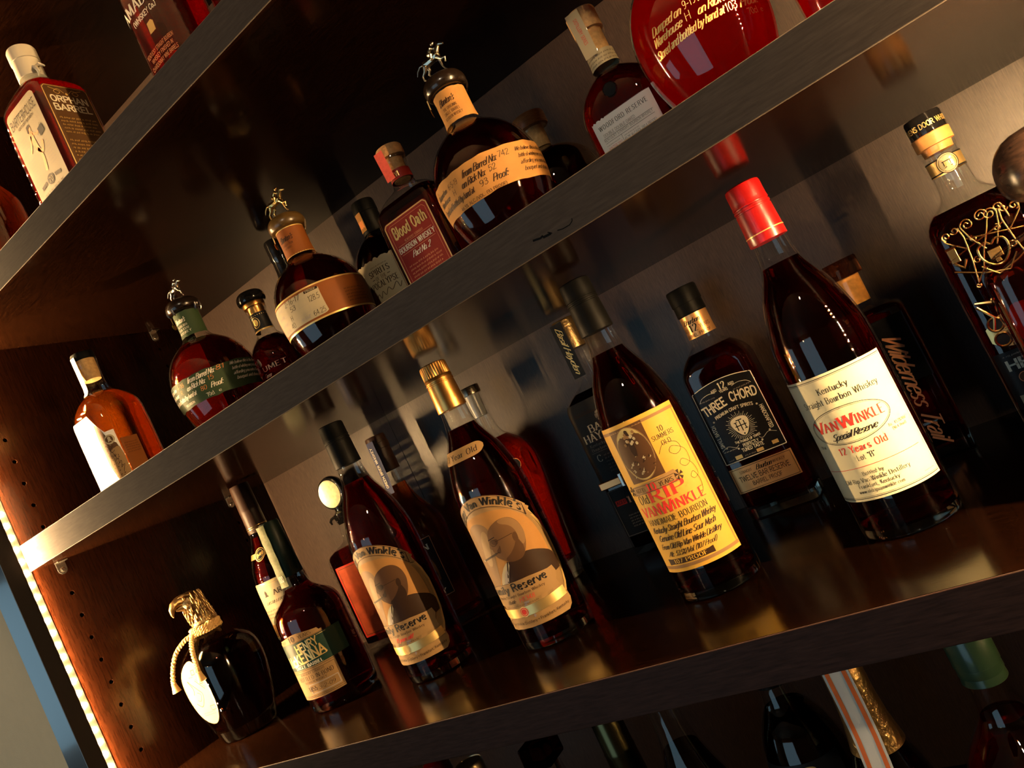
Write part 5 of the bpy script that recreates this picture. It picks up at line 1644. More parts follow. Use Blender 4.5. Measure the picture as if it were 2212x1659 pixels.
def rope_vf(path, r, turns, n=None):
    """two strands twisted round a path"""
    P = [Vector(p) for p in path]
    out = []
    for ph in (0, math.pi):
        q = []
        for i, p in enumerate(P):
            t = (P[min(i + 1, len(P) - 1)] - P[max(i - 1, 0)]).normalized()
            a = t.cross(Vector((.3, .2, 1))).normalized()
            c = a.cross(t)
            an = ph + 2 * math.pi * turns * i / (len(P) - 1)
            q.append(p + (a * math.cos(an) + c * math.sin(an)) * r * .55)
        out.append(tube_vf(q, r * .62, 6))
    return merge(out)


parts = []
for k, (zz, rr) in enumerate(((.1475, .0192), (.1512, .0186), (.1548, .0188))):
    parts.append(rope_vf([(rr * math.cos(t), rr * math.sin(t), zz + .0004 * math.sin(3 * t)) for t in [2 * math.pi * i / 90 for i in range(91)]], .0026, 16))
v, f = merge(parts)
cord = add_mesh('neck_cord', v, f, ROPE, b.root)
for end in (catmull([(-.010, -.0165, .150), (-.020, -.026, .146), (-.030, -.036, .136), (-.036, -.044, .120), (-.038, -.050, .104)], 12), catmull([(-.004, -.019, .150), (.002, -.028, .144), (.010, -.038, .132), (.0165, -.0445, .117), (.0190, -.0475, .106)], 12)):
    v, f = rope_vf(end, .0030, 8)
    add_mesh('cord_end', v, f, ROPE, cord)
    e = end[-1]
    v, f = lathe_vf([(.0014, .001), (.0034, -.001), (.0036, -.004), (.0058, -.013), (.0002, -.0132)], 14)
    add_mesh('tassel', [(p[0] + e[0], p[1] + e[1], p[2] + e[2]) for p in v], f, ROPE, cord)

# ------------------------------------------------------------------ bourbon with green capsule and cream label
b = Bottle('stout bottle with dark green capsule, tax strip and cream and green label', (.2602, .154), 0, 0,
           [(0, .037), (0, .0415), (.002, .0438), (.007, .0447), (.104, .0447), (.116, .0440), (.126, .0415), (.134, .0345), (.1405, .0262), (.147, .0195), (.156, .0158), (.166, .0146), (.180, .0140), (.235, .012)], smooth=1)
b.glass().fluid(LIQ_DARK, .0105, .152).foot(.0098)
b.lathe('capsule', [(.0154, .1665), (.0157, .1670), (.0140, .218), (.0132, .2380), (.0120, .2408), (.0002, .2412)], GREENCAP, 44)
L = b.label('front_label', -35, 35, 20, 103, P_TAN, c=9.5, nx=40, top=lambda u: 5.5 - 4.5 * math.exp(-((u - .5) / .3) ** 2) if .06 < u < .94 else 8)
for z in (22, 56.5, 92.2):
    L.line([(-34, z), (34, z)], .4, INK_BR)
L.frame(-33, 33, 24, 54, .4, INK_BR)
L.rect(-35, 58, 58, 91.5, P_DGREEN, 0)
L.text('AGED', -22, 94.4, 3.0, 'serif', INK_BR, width=9).text('10', -6, 93.6, 6.4, 'serifb', INK_BR, width=9).text('YEARS', 13, 94.6, 4.0, 'serif', INK_BR, width=17)
L.text('HENRY', 10, 79.2, 9.6, 'sansb', INK_GOLD, width=30, rot=4).text('McKENNA', 0, 65.2, 11.5, 'sansb', INK_GOLD, width=60, rot=4)
L.line([(-33, 63.2), (30, 66.4)], .9, INK_GOLD).line([(26, 90), (38, 90)], .6, INK_GOLD)
L.text('SINGLE BARREL', 1, 59.0, 3.8, 'serifb', INK_WHITE, width=42)
L.text('KENTUCKY STRAIGHT', 2, 50.4, 2.8, 'serif', INK_BR, width=36).text('BOTTLED-IN-BOND', 3, 43.6, 5.0, 'serif', INK_BR, width=52).text('BOURBON WHISKEY', 2, 39.6, 2.5, 'serif', INK_BR, width=32)
L.frame(-9, 31, 26.5, 37.5, .9, INK_GREY).text('1855', -6, 29.6, 5.4, 'serifb', INK_BR, width=13).text('3-2-09', 14, 29.4, 4.2, 'hand', INK_BR, width=22).fine(5, 26, 34.4, 36.6, 1, INK_BR, seed=3)
L.fine(-20, 20, 22.2, 24, 1, INK_BR, seed=7)
L.done()
v, f = rect_2d(0, 1, 0, 1, 5, 16)
st = add_mesh('tax_strip', [((a - .5) * .0145 - .0005, -.0144 - .0020 * (1 - q) - .0012 * math.cos((a - .5) * 3) + .00035 * math.sin(q * 23 + a * 4), .156 + q * .083) for a, q in v], f, pbr('tax_strip_paper', (.11, .12, .055), rough=.6, spec=.2, noise=(300, .45)), b.root)
V, F, w = type_2d('100', .0075, 'sansb', width=.008)
add_mesh('lettering', [(a * 1.0, -.0180, .1635 + q) for a, q in V], F, INK_GREY, st, smooth=False)

# ------------------------------------------------------------------ dark-capped bottle with gold collar ring
b = Bottle('slim bottle with long dark capsule, gold rings and bright cream label', (.1645, .2150), 0, 0,
           [(0, .030), (0, .0335), (.002, .0346), (.150, .0348), (.170, .0342), (.185, .0322), (.200, .0275), (.214, .0215), (.226, .0170), (.236, .0142), (.246, .0132), (.290, .013)], smooth=1)
b.glass().fluid(LIQ_DARK, .008, .232)
c = b.lathe('capsule', [(.0146, .2385), (.0148, .2390), (.0143, .2700), (.0146, .2710), (.0143, .2722), (.0138, .3060), (.0130, .3100), (.0002, .3104)], BROWNCAP, 44)
for z in (.2435, .2462):
    b.lathe('gold_ring', [(.0146, z), (.0150, z + .0002), (.0150, z + .0012), (.0146, z + .0014)], BRASS, 40, parent=c)
M = b.label('medallion_band', -20, 46, 204.5, 211.5, P_GOLD, nx=40, nz=2)
M.disc(9, 208, 7.6, 8.6, P_BLACK, 1).oval(9, 208, 7.4, 8.4, .9, INK_GOLD, 2).oval(9, 208, 5.4, 6.2, .5, INK_GOLD, 2).poly([(6, 206), (9, 210), (12, 210.5), (11, 208), (12, 205.5), (10, 207)], INK_GOLD, 2).done('lettering')
L = b.label('front_label', -36, 40, 90, 171, P_IVORY, nx=36)
for z, w in ((169, .9), (166, .5), (93, .9)):
    L.line([(-36, z), (40, z)], w, INK_GOLD)
L.poly([(-2, 151), (6, 151), (4, 153), (4, 157), (2, 160), (0, 157), (0, 153)], INK_BR, 1).text('AR', 20, 150, 7, 'serif', INK_BR, width=12).text('DISTILLERY', 10, 140, 3.4, 'script', INK_BR, width=30).fine(-16, 28, 120, 134, 3, INK_BR, seed=4)
L.rect(-36, 40, 94, 112, P_KRAFT, 0)
L.done()

# ------------------------------------------------------------------ dimpled bottle with disc stopper
b = Bottle('dimpled dark glass bottle with red panel label and round medallion stopper', (.178, .362), 0, 0,
           [(0, .045, .022, .005), (0, .0485, .0250, .006), (.002, .0500, .0262, .007), (.148, .0500, .0262, .007), (.155, .0480, .0250, .009), (.160, .0380, .0220, .012), (.166, .0200, .0170, .012), (.172, .0145, .0145, .0145), (.205, .0140, .0140, .0140)], round_=False, smooth=1)
b.glass(GLASS_BUMPY).fluid(LIQ_DARK, .008, .160)
rn = random.Random(8)
dm = []
zz = .004
dimp = ball_vf((0, 0, 0), .0021, .0010, .0021, 6, 4)
for i in range(230):
    t = rn.random()
    side = rn.choice('LRTBS')
    x, y, z = {'L': (-.0465 + rn.uniform(-.003, .004), -.0262, rn.uniform(.005, .15)), 'R': (.0465 + rn.uniform(-.004, .003), -.0262, rn.uniform(.005, .15)), 'T': (rn.uniform(-.046, .046), -.0262, rn.uniform(.139, .150)),
               'B': (rn.uniform(-.047, .047), -.0262, rn.uniform(.003, .016)), 'S': (-.0500, rn.uniform(-.02, .02), rn.uniform(.006, .148))}[side]
    if side == 'S':
        dm.append(([(p[1] + x, p[0] + y, p[2] + z) for p in dimp[0]], [tuple(reversed(q)) for q in dimp[1]]))
    else:
        dm.append(([(p[0] + x, p[1] + y, p[2] + z) for p in dimp[0]], dimp[1]))
v, f = merge(dm)
o = add_mesh('glass_dimples', v, f, GLASS, b.root)
o['kind'] = 'stuff'
L = b.label('front_label', -38, 38, 19, 136, pbr('red_panel_print', (.42, .075, .03), rough=.35, noise=(55, .6)), nx=20)
L.frame(-37, 37, 20.2, 134.8, 2.2, INK_RED).frame(-34, 34, 23, 132, .5, INK, lay=2).done('lettering')
b.lathe('stopper_stem', [(.0120, .195), (.0148, .2055), (.0148, .212), (.0085, .2165), (.0085, .222)], BLACKGLOSS, 32)
v, f = lathe_vf(chaikin([(.0002, -.007), (.020, -.007), (.0262, -.006), (.0278, 0), (.0262, .006), (.0228, .0068)], 1), 48)
v = [(p[0], -p[2], p[1] + .2455) for p in v]
o = add_mesh('medallion_stopper', v, f, BLACKGLOSS, b.root)
v, f = lathe_vf([(.0002, .0078), (.0205, .0078), (.0222, .0084), (.0228, .0066)], 44)
v = [(p[0], -p[2], p[1] + .2455) for p in v]
add_mesh('medallion_face', v, f, pbr('medallion_print', (.86, .74, .46), rough=.35, metal=.3, noise=(160, .45)), o)
v, f = tube_vf([(-.012, -.004, .210), (-.022, -.005, .2085), (-.026, -.005, .205), (-.025, -.005, .200)], [.003, .0024, .0022, .0012], 8)
add_mesh('stopper_hook', v, f, BLACKGLOSS, b.root)

# ------------------------------------------------------------------ brown-capped bottle with blue strip
b = Bottle('bottle with brown capsule and blue tax strip against the lit back wall', (.3235, .338), 0, 0,
           [(0, .036), (0, .0402), (.002, .0418), (.128, .0420), (.148, .0402), (.162, .0350), (.176, .0272), (.190, .0205), (.204, .0165), (.220, .0146), (.236, .0140), (.275, .0136)], smooth=1)
b.glass().fluid(LIQ_AMBER, .012, .2135)
b.lathe('capsule', [(.0152, .2345), (.0155, .2350), (.0150, .2690), (.0158, .2694), (.0158, .2780), (.0152, .2784), (.0152, .2870), (.0142, .2900), (.0002, .2904)], BROWNCAP, 44)
v, f = rect_2d(0, 1, 0, 1, 4, 14)
st = add_mesh('tax_strip', [((a - .5) * .013, -.0162 - .0026 * max(0, (.45 - q)) * 2 - .0003 * math.sin(q * 17), .2035 + q * .080) for a, q in v], f, P_BLUE, b.root)
V, F, w = type_2d('GREEN BRIER WHISKEY', .0040, 'sans', width=.062)
add_mesh('lettering', [(.0012 - q, -.0194 + (.0012 + a * .02), .2440 + a) for a, q in V], F, INK_WHITE, st, smooth=False)
L = b.label('front_label', -30, 41, 43, 130, P_BLACK, nx=34)
L.frame(-29, 39.4, 44.4, 128.6, .9, INK_COPPER).text('NELSON', 5, 112, 8, 'serifb', INK_WHITE, width=54).text('COMPANY', 4, 48, 6.4, 'serifb', INK_WHITE, width=52)
L.poly([(-22, 62), (-18, 92), (-4, 100), (10, 98), (28, 102), (32, 84), (30, 62)], P_BROWN, 0, smooth=1)
L.disc(24, 76, 4, 5, P_BLACK, 1).disc(10, 82, 5, 6, P_BLACK, 1)
L.done()
b.foot(.010)

# ------------------------------------------------------------------ tapered clear bottle of red spirit
b = Bottle('tapered clear bottle of red spirit with thick glass base', (.497, .352), 0, 0,
           [(0, .0310), (0, .0345), (.002, .0358), (.010, .0362), (.030, .0374), (.100, .0432), (.150, .0476), (.168, .0480), (.182, .0462), (.195, .0405), (.206, .0300), (.213, .0210), (.220, .0158), (.230, .0140), (.268, .0132), (.270, .0146), (.2765, .0146)], smooth=1)
b.glass().fluid(LIQ_RED, .026, .2105, .0024).foot(.0245)
b.lathe('cork', [(.0100, .245), (.0110, .2766)], pbr('grey_stopper', (.25, .25, .26), rough=.3), 32)
b.lathe('cap', [(.0145, .2767), (.0152, .2772), (.0152, .2870), (.0145, .2884), (.0002, .2888)], pbr('gold_blue_cap', (.42, .36, .28), rough=.22, metal=1.0), 40)
L = b.label('round_sticker', 14, 34, 142, 162, P_BLACK, sheet=False, parent=b.glass_o)
L.disc(40, 168, 8, 8, P_BLACK, 0).oval(40, 168, 7.6, 7.6, .7, INK_GOLD).done('round_sticker')

# ------------------------------------------------------------------ black paper-wrapped bottle with copper belt
b = Bottle('narrow bottle wrapped in black paper with copper belt and gold script strip', (.6580, .3715), 0, 0,
           [(0, .038, .020, .006), (0, .0412, .0232, .007), (.002, .0425, .0245, .008), (.190, .0425, .0245, .008), (.203, .0405, .0238, .010), (.212, .0310, .0205, .014), (.219, .0195, .0165, .015), (.226, .0150, .0148, .0148), (.250, .0140, .0140, .0140), (.285, .0135, .0135, .0135)], round_=False, smooth=1)
b.glass().fluid(LIQ_BLACK, .008, .214)
b.lathe('capsule', [(.0146, .268), (.0150, .2685), (.0150, .3060), (.0140, .3085), (.0002, .3088)], pbr('crumpled_gold_foil', (.55, .38, .18), rough=.3, metal=1.0, bump=(320, 1.0)), 40)
v, f = rect_2d(0, 1, 0, 1, 4, 14)
st = add_mesh('neck_strip', [((a - .5) * .017 - .004, -.0156 - .0003 * math.sin(q * 11), .232 + q * .074) for a, q in v], f, P_BLACK, b.root)
V, F, w = type_2d('Basil Hayden', .0075, 'script', width=.062)
add_mesh('lettering', [(-.0068 + q, -.0163, .270 - a) for a, q in V], F, INK_GOLD, st, smooth=False)
L = b.label('paper_wrap', -41.5, 41.5, 100, 204, P_BLACK, nx=30, off=.7)
L.line([(-34, 187.5), (34, 187.5)], 1.0, INK_BR).text('ARTISANAL', -20, 188.6, 2.4, 'sans', INK_BR, width=26)
L.disc(0, 180, 5.4, 6.6, INK_GREY, 0).line([(-3.6, 174), (-4.4, 180), (-3.6, 186)], .5, P_BLACK, 1).line([(3.6, 174), (4.4, 180), (3.6, 186)], .5, P_BLACK, 1).line([(-5, 183), (5, 183)], .5, P_BLACK, 1).line([(-5, 177), (5, 177)], .5, P_BLACK, 1)
L.text("BASIL", -2, 163.4, 9.2, 'serifb', INK_WHITE, width=38).text("HAYDEN'S", -2, 151.8, 10.2, 'serifb', INK_WHITE, width=62)
L.text('Kentucky Straight', -8, 145, 4.0, 'serif', INK_GREY, width=44).text('Bourbon Whiskey', -8, 139.6, 4.0, 'serif', INK_GREY, width=44)
L.line([(-32, 137.6), (32, 137.6)], .35, INK_GREY).text('C', -25, 125.5, 8.4, 'serif', INK_WHITE).fine(-18, 30, 108, 134, 6, INK_GREY, seed=3)
L.done()
v, f = box_vf(-.0436, .0436, -.0262, .0262, .0900, .1000, .0012)
belt = add_mesh('copper_belt', v, f, COPPER, b.root, smooth=False)
v, f = merge([box_vf(-.013, .013, -.0282, -.0262, .0860, .1040, .001), tube_vf([(-.0075, -.0290, .088), (-.0075, -.0290, .102), (.000, -.0290, .102), (.003, -.0290, .0985), (0, -.0290, .095), (-.0075, -.0290, .095)], .0011, 6), tube_vf([(0, -.0290, .095), (.0045, -.0290, .0915), (0, -.0290, .088), (-.0075, -.0290, .088)], .0011, 6)])
add_mesh('belt_buckle', v, f, STEEL, belt, smooth=False)
L = b.label('lower_label', -38, 38, 24, 87, P_BLACK, nx=20)
L.frame(-36.5, 36.5, 25.4, 86, .4, INK_GREY).rect(-33, -18, 65, 72, INK_RED, 0).text('AGED', -25.5, 66.4, 4.2, 'serifb', P_BLACK, width=13).text('10', -9, 64.6, 9, 'serifb', INK_COPPER, width=14).text('YEARS', 12, 66, 4.6, 'serif', INK_COPPER, width=17)
L.fine(-24, 24, 34, 52, 5, INK_GREY, seed=5)
L.done()

# ------------------------------------------------------------------ black label bottle with guitar-pick emblem
b = Bottle('square bottle with black line-art label, copper plate label and black cap', (.8195, .3455), 0, 0,
           [(0, .0365, .0228, .007), (0, .0398, .0258, .009), (.002, .0408, .0270, .010), (.168, .0408, .0270, .010), (.180, .0388, .0262, .013), (.190, .0330, .0240, .018), (.198, .0240, .0205, .0195), (.204, .0178, .0172, .0172), (.209, .0160, .0160, .0160), (.245, .0158, .0158, .0158)], round_=False, smooth=1)
b.glass().fluid(LIQ_DARK, .014, .196).foot(.0125)
b.lathe('cap', [(.0168, .2392), (.0172, .2396), (.0170, .2520), (.0178, .2524), (.0178, .2690), (.0168, .2712), (.0002, .2716)], BLACKCAP, 44)
b.round, hold = True, b.round
N = b.label('neck_label', -50, 50, 212, 238.6, P_COPPER, nx=44)
N.text('Bourbon', -2, 228.8, 5.4, 'scriptb', INK, width=20).text('12', -2, 219.2, 8.0, 'serifb', INK, width=9).text('AGED', -14, 220.6, 4, 'serif', INK, width=10).text('YEARS', 11.5, 220.6, 4, 'serif', INK, width=13).text('BARREL PROOF', 0, 213.4, 3.4, 'sans', INK, width=32).done()
b.round = hold
P3 = pbr('black_print_panel', (.010, .009, .009), rough=.28)
L = b.label('front_label', -36, 36, 67.5, 160.5, P3, nx=30, top=lambda u: 5.4 * (2 * u - 1) ** 2)
L.line([(-35.4, 68.3), (35.4, 68.3)], .8, INK_WHITE).line([(-35.4, 68.3), (-35.4, 154.6)], .8, INK_WHITE).line([(35.4, 68.3), (35.4, 154.6)], .8, INK_WHITE)
L.put(*line_2d([(s, 160.2 - .0043 * s * s) for s in range(-35, 36, 5)], .8, 3), INK_WHITE, 1)
L.text('12', 0, 149.0, 7.4, 'serifb', INK_WHITE, width=8).text('AGED', -10.5, 148.6, 2.8, 'sansb', INK_WHITE, width=6.6, rot=6).text('AGED', 10.5, 149.2, 2.8, 'sansb', INK_WHITE, width=6.6, rot=-6).text('YEARS', 0, 145.6, 2.6, 'sansb', INK_WHITE, width=10)
L.fine(-30, -10, 142, 145, 1, INK_GREY, seed=2).fine(10, 30, 142, 145, 1, INK_GREY, seed=3)
L.text('THREE', -17.2, 129.0, 9.4, 'sansb', INK_WHITE, width=28, rot=9).text('CHORD', 16.6, 130.6, 9.6, 'sansb', INK_WHITE, width=30, rot=-7)
for s in (-1, 1):
    L.line(catmull([(s * 10, 147.6), (s * 18, 149), (s * 27, 147), (s * 31, 143)], 4), .4, INK_WHITE)
L.text('PREMIUM CRAFT SPIRITS', 0, 122.5, 3.2, 'sansb', INK_WHITE, width=44, arc=.006)
for i in range(44):
    a = 2 * math.pi * i / 44
    r0, r1 = (8.4 + 1.6 * abs(math.sin(a))), (17.0 if i % 2 else 14.6)
    L.line([(r0 * math.cos(a), 103 + r0 * 1.12 * math.sin(a)), (r1 * math.cos(a), 103 + r1 * math.sin(a))], .34, INK_WHITE)
pick = smooth_poly([(-11, 112), (0, 115), (11, 112), (8.5, 100), (0, 90), (-8.5, 100)], 2)
L.poly(pick, INK_WHITE, 2)
L.line([(-4.6, 108.6), (-4.6, 99)], 1.1, P3, 3).line([(4.6, 108.6), (4.6, 99)], 1.1, P3, 3).line([(-6.4, 104), (6.4, 104)], 1.1, P3, 3).line([(-3.4, 110.4), (3.4, 110.4)], 1.1, P3, 3).line([(0, 110.4), (0, 97.6)], 1.1, P3, 3).line([(-6.4, 108.4), (-2.8, 108.4)], .9, P3, 3).line([(2.8, 99.4), (6.4, 99.4)], .9, P3, 3)
L.disc(0, 94.4, .9, .9, P3, 3)
L.text('SMALL BATCH', -27.5, 101, 3.8, 'sansb', INK_WHITE, width=27, rot=90).text('HANDCRAFTED', 27.5, 103, 3.8, 'sansb', INK_WHITE, width=27, rot=-90)
for x, z in ((-26, 117), (26, 118), (-26, 85), (26, 87), (-14, 80), (14, 80)):
    L.text('*', x, z - 1.5, 5, 'sansb', INK_WHITE)
L.text('THE POWER OF THREE', 0, 85.8, 2.2, 'sansb', INK_WHITE, width=30, arc=-.006)
L.text('PERFECTLY', 1, 80.6, 3.4, 'sansb', INK_WHITE, width=18).text('TUNED TASTE', 1, 75.8, 3.6, 'sansb', INK_WHITE, width=25)
L.line(catmull([(-32, 84), (-24, 87), (-16, 83), (-12, 85)], 4), .4, INK_WHITE).line(catmull([(32, 84), (24, 87), (16, 83), (12, 85)], 4), .4, INK_WHITE).fine(-31, -15, 81, 83.6, 1, INK_WHITE, seed=4)
L.rect(-22, -14, 70.0, 74.2, INK_GOLD, 1).rect(3, 11, 70, 73.6, INK_GOLD, 1).rect(22, 29, 72, 76, INK_GOLD, 1).fine(-30, -23, 70, 73, 1, INK_GREY, seed=6).fine(-11, 2, 70, 73, 1, INK_GREY, seed=7)
L.done()
L = b.label('plate_label', -36.5, 36.5, 32.5, 61.5, P_COPPER, nx=20, nz=2)
L.frame(-34.5, 34.5, 34, 60, .5, INK)
L.text('STRAIGHT', -18.5, 53.6, 3.0, 'serif', INK, width=14).text('Bourbon', 2, 52.8, 5.2, 'scriptb', INK, width=18).text('WHISKEY', 20, 53.6, 3.0, 'serif', INK, width=14)
L.text('TWELVE BAR RESERVE', 0, 44.8, 5.6, 'sans', INK, width=58).text('BARREL PROOF', 0, 37.6, 4.4, 'sans', INK, width=34)
L.done()

# ------------------------------------------------------------------ dark slab bottle with vertical orange script
b = Bottle('dark slab bottle with vertical copper script behind the cream-label bottle', (.979, .3425), 0, 0,
           [(0, .0335, .0255, .005), (0, .0358, .0280, .006), (.002, .0368, .0292, .007), (.150, .0372, .0295, .007), (.157, .0360, .0285, .009), (.161, .0300, .0250, .012), (.164, .0200, .0190, .014), (.168, .0152, .0152, .0152), (.196, .0148, .0148, .0148)], round_=False, smooth=1)
b.glass().fluid(LIQ_DARK, .014, .158).foot(.0125)
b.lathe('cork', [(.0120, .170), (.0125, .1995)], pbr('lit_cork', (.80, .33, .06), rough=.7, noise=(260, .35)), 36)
b.lathe('stopper', [(.0150, .1998), (.0172, .2002), (.0175, .2020), (.0175, .2170), (.0166, .2186), (.0002, .2190)], solid_glass('brown_stopper_glass', (.75, .42, .26)), 40)
L = b.label('glass_print', -34, 34, 20, 150, P_BLACK, sheet=False, parent=b.glass_o)
L.rect(-34, 33, 80, 148, pbr('black_gloss_print', (.008, .008, .008), rough=.12), 0)
V, F, w = type_2d('Wilderness Trail', 15, 'script', width=112)
L.put([(6 + q, 77 - a) for a, q in V], F, INK_COPPER, 2)
L.rect(-.5, 2.5, 29, 74, INK_ORANGE, 2)
L.done()

# ------------------------------------------------------------------ bottle with gilded ironwork
b = Bottle('dark bottle with gilded ironwork scrolls and gold neck band', (1.097, .250), 0, 0,
           [(0, .0345, .0235, .008), (0, .0372, .0262, .010), (.002, .0385, .0275, .011), (.190, .0388, .0278, .012), (.203, .0372, .0270, .014), (.212, .0310, .0245, .018), (.2185, .0215, .0200, .0195), (.223, .0158, .0158, .0158), (.230, .0138, .0138, .0138), (.262, .0136, .0136, .0136), (.263, .0152, .0152, .0152), (.268, .0152, .0152, .0152)], round_=False, smooth=1)
b.glass().fluid(LIQ_BLACK, .010, .214)
b.lathe('cork', [(.0118, .262), (.0124, .2682), (.0152, .2686), (.0154, .2790), (.0148, .2796)], pbr('amber_cork', (.62, .27, .07), rough=.5, noise=(200, .3)), 40)
c = b.lathe('cap', [(.0142, .2797), (.0148, .2800), (.0148, .2945), (.0140, .2966), (.0002, .2970)], BLACKGLOSS, 44)
V, F, w = type_2d('HEAVENS DOOR WHISKEY', .0042, 'sansb', width=.056)
add_mesh('lettering', [(.01505 * math.sin(a / .01505), -.01505 * math.cos(a / .01505), .2850 + q) for a, q in V], F, INK_GOLD, c, smooth=False)
b.round, hold = True, b.round
N = b.label('neck_band', -43, 43, 243.5, 256.5, P_GOLD, nx=44, nz=2)
N.rect(-43, 43, 243.5, 244.7, P_BLACK, 0).rect(-43, 43, 255.3, 256.5, P_BLACK, 0)
N.disc(1, 250, 8.2, 8.6, P_IVORY, 1).oval(1, 250, 8, 8.4, .7, INK_BR, 2).oval(1, 250, 6.6, 7.0, .3, INK_BR, 2).line([(-3, 252), (5, 252)], .7, INK_BR, 2).line([(-2, 247), (4, 247)], .7, INK_BR, 2).line([(-2, 252), (-2, 248)], .7, INK_BR, 2).line([(3, 252), (3, 248)], .7, INK_BR, 2).done('lettering')
b.round = hold
FY = -.0284


def iron(name, runs, r=.00075):
    P = []
    for q in runs:
        P.append(tube_vf([(x / 1000, FY - (r * .4), z / 1000) for x, z in q], r, 8))
    v, f = merge(P)
    return add_mesh(name, v, f, BRASS, b.root)


def spiral(cx, cz, r, turns, a0, sgn=1, n=40):
    return [(cx + (r * (1 - .78 * i / n)) * math.cos(a0 + sgn * 2 * math.pi * turns * i / n), cz + (r * (1 - .78 * i / n)) * math.sin(a0 + sgn * 2 * math.pi * turns * i / n)) for i in range(n + 1)]


for s in (-1, 1):
    iron('iron_scroll', [[(s * x, z) for x, z in spiral(-25.5, 194.5, 3.6, 1.3, 4.4, -1)], [(s * -29.1, 194.4), (s * -28, 190), (s * -20, 182), (s * -14.5, 177)]])
    iron('iron_scroll', [[(s * x, z) for x, z in spiral(-18.6, 196.4, 3.2, 1.2, 3.4, 1)], [(s * -15.6, 197), (s * -14.4, 188), (s * -16.4, 168), (s * -19.5, 150)]])
    iron('iron_scroll', [[(s * x, z) for x, z in spiral(-8.6, 196.5, 5.0, 1.5, 3.3, -1)], [(s * -13.6, 196), (s * -11, 186), (s * -4, 172)]])
    iron('iron_scroll', [[(s * x, z) for x, z in spiral(-8.6, 184.0, 3.0, 1.1, 1.6, 1)]])
    iron('iron_scroll', [[(s * x, z) for x, z in spiral(-13.2, 166.5, 3.0, 1.1, 1.2, 1)]])
    iron('iron_scroll', [[(s * x, z) for x, z in spiral(-21, 147, 2.2, 1.1, .4, -1)]])
    iron('iron_bar', [[(s * -14, 186), (s * 6, 181), (s * 32, 174)]])
    iron('iron_bar', [[(s * -13, 160), (s * -4, 149)], [(s * -4, 149), (s * 12, 154), (s * 32, 165)]])
iron('iron_scroll', [spiral(2.6, 198.5, 5.0, 1.5, 0, 1), [(7.6, 198), (2, 186), (-6, 172), (-12, 158), (-20, 149)]])
iron('iron_scroll', [spiral(15.5, 199, 3.4, 1.2, 0, 1), [(19, 198), (20, 188)]])
v, f = merge([box_vf(-.0305, -.0235, -.0294, -.0280, .171, .184, .0008), tube_vf([(-.031, -.0290, .184), (-.022, -.0290, .1845)], .0012, 8), tube_vf([(-.029, -.0290, .171), (-.024, -.0290, .165), (-.020, -.0290, .171)], .0014, 8)])
add_mesh('iron_figure', v, f, BRASS, b.root, smooth=False)
v, f = merge([tube_vf([(x / 1000, FY, z / 1000) for x, z in catmull([(-10, 174), (-10, 165), (-5, 158), (0, 156), (5, 158), (10, 165), (10, 174), (4, 177), (0, 174), (-4, 177), (-10, 174)], 4)], .0012, 8), box_vf(-.005, .005, -.0292, -.0280, .1615, .170, .0006), box_vf(-.002, .002, -.0296, -.0282, .158, .1615, .0004)])
add_mesh('iron_crest', v, f, BRASS, b.root, smooth=False)
v, f = merge([tube_vf([(-.030, FY, .134), (-.016, FY, .129), (-.008, FY, .137), (-.004, FY, .131)], [.0012, .0028, .0022, .001], 8), tube_vf([(-.030, FY, .131), (-.022, FY, .118), (-.026, FY, .108)], .0014, 8)])
add_mesh('iron_spur', v, f, BRASS, b.root)
pl_ = []
for q in ((-.0235, .112, .0), (-.0235, .0985, 0), (-.008, .104, 0)):
    pl_.append(tube_vf([(q[0] + .0056 * math.cos(t), FY, q[1] + .0056 * math.sin(t)) for t in [2 * math.pi * i / 28 for i in range(28)]], .0011, 6, closed=True))
v, f = merge(pl_)
L = b.label('wheel_plate', -32, 32, 90, 122, P_GOLD, nx=30, bot=lambda u: 8 * (2 * u - 1) ** 4, top=lambda u: 12 * (2 * u - 1) ** 2)
for q in ((-23.5, 112), (-23.5, 98.5), (-8, 104)):
    L.disc(q[0], q[1], 5.4, 5.6, P_BLACK, 1)
L.done('plate_hole')
add_mesh('wheel_rim', v, f, BRASS, b.root)
L = b.label('front_label', -37, 37, 38, 88, P_BLACK, nx=20)
L.text('HEAVENS', 0, 72, 8.0, 'sansb', INK_WHITE, width=60).text('DOOR', 0, 58, 8.0, 'sansb', INK_WHITE, width=34).fine(-30, -10, 83, 86, 1, INK_GREY, seed=2).disc(-22, 64, 4.4, 4.4, P_BROWN, 1).oval(-22, 64, 4.2, 4.2, .5, INK_COPPER, 2).rect(-32, 32, 42, 50, P_IVORY, 0)
L.done()

# ------------------------------------------------------------------ decanter at the frame edge
b = Bottle('clear decanter with round dark wood stopper at the right frame edge', (1.1385, .118), 0, 0,
           [(0, .058, .026, .008), (0, .0618, .0290, .010), (.002, .0630, .0302, .012), (.150, .0632, .0303, .013), (.160, .0615, .0296, .015), (.168, .0530, .0272, .018), (.174, .0330, .0230, .020), (.179, .0190, .0180, .018), (.186, .0150, .0150, .015), (.194, .0148, .0148, .0148)], round_=False, smooth=1)
b.glass().fluid(LIQ_DARK, .012, .1545).foot(.0105)
b.lathe('collar', [(.0152, .184), (.0165, .1845), (.0165, .1925), (.0152, .193)], GOLDFOIL, 40)
b.lathe('ball_stopper', [(.0125, .1928), (.0190, .1938), (.0255, .1985), (.0286, .206), (.0290, .2145), (.0272, .2235), (.0225, .2320), (.0140, .2385), (.0002, .2405)], DARKWOOD, 48, smooth=1)

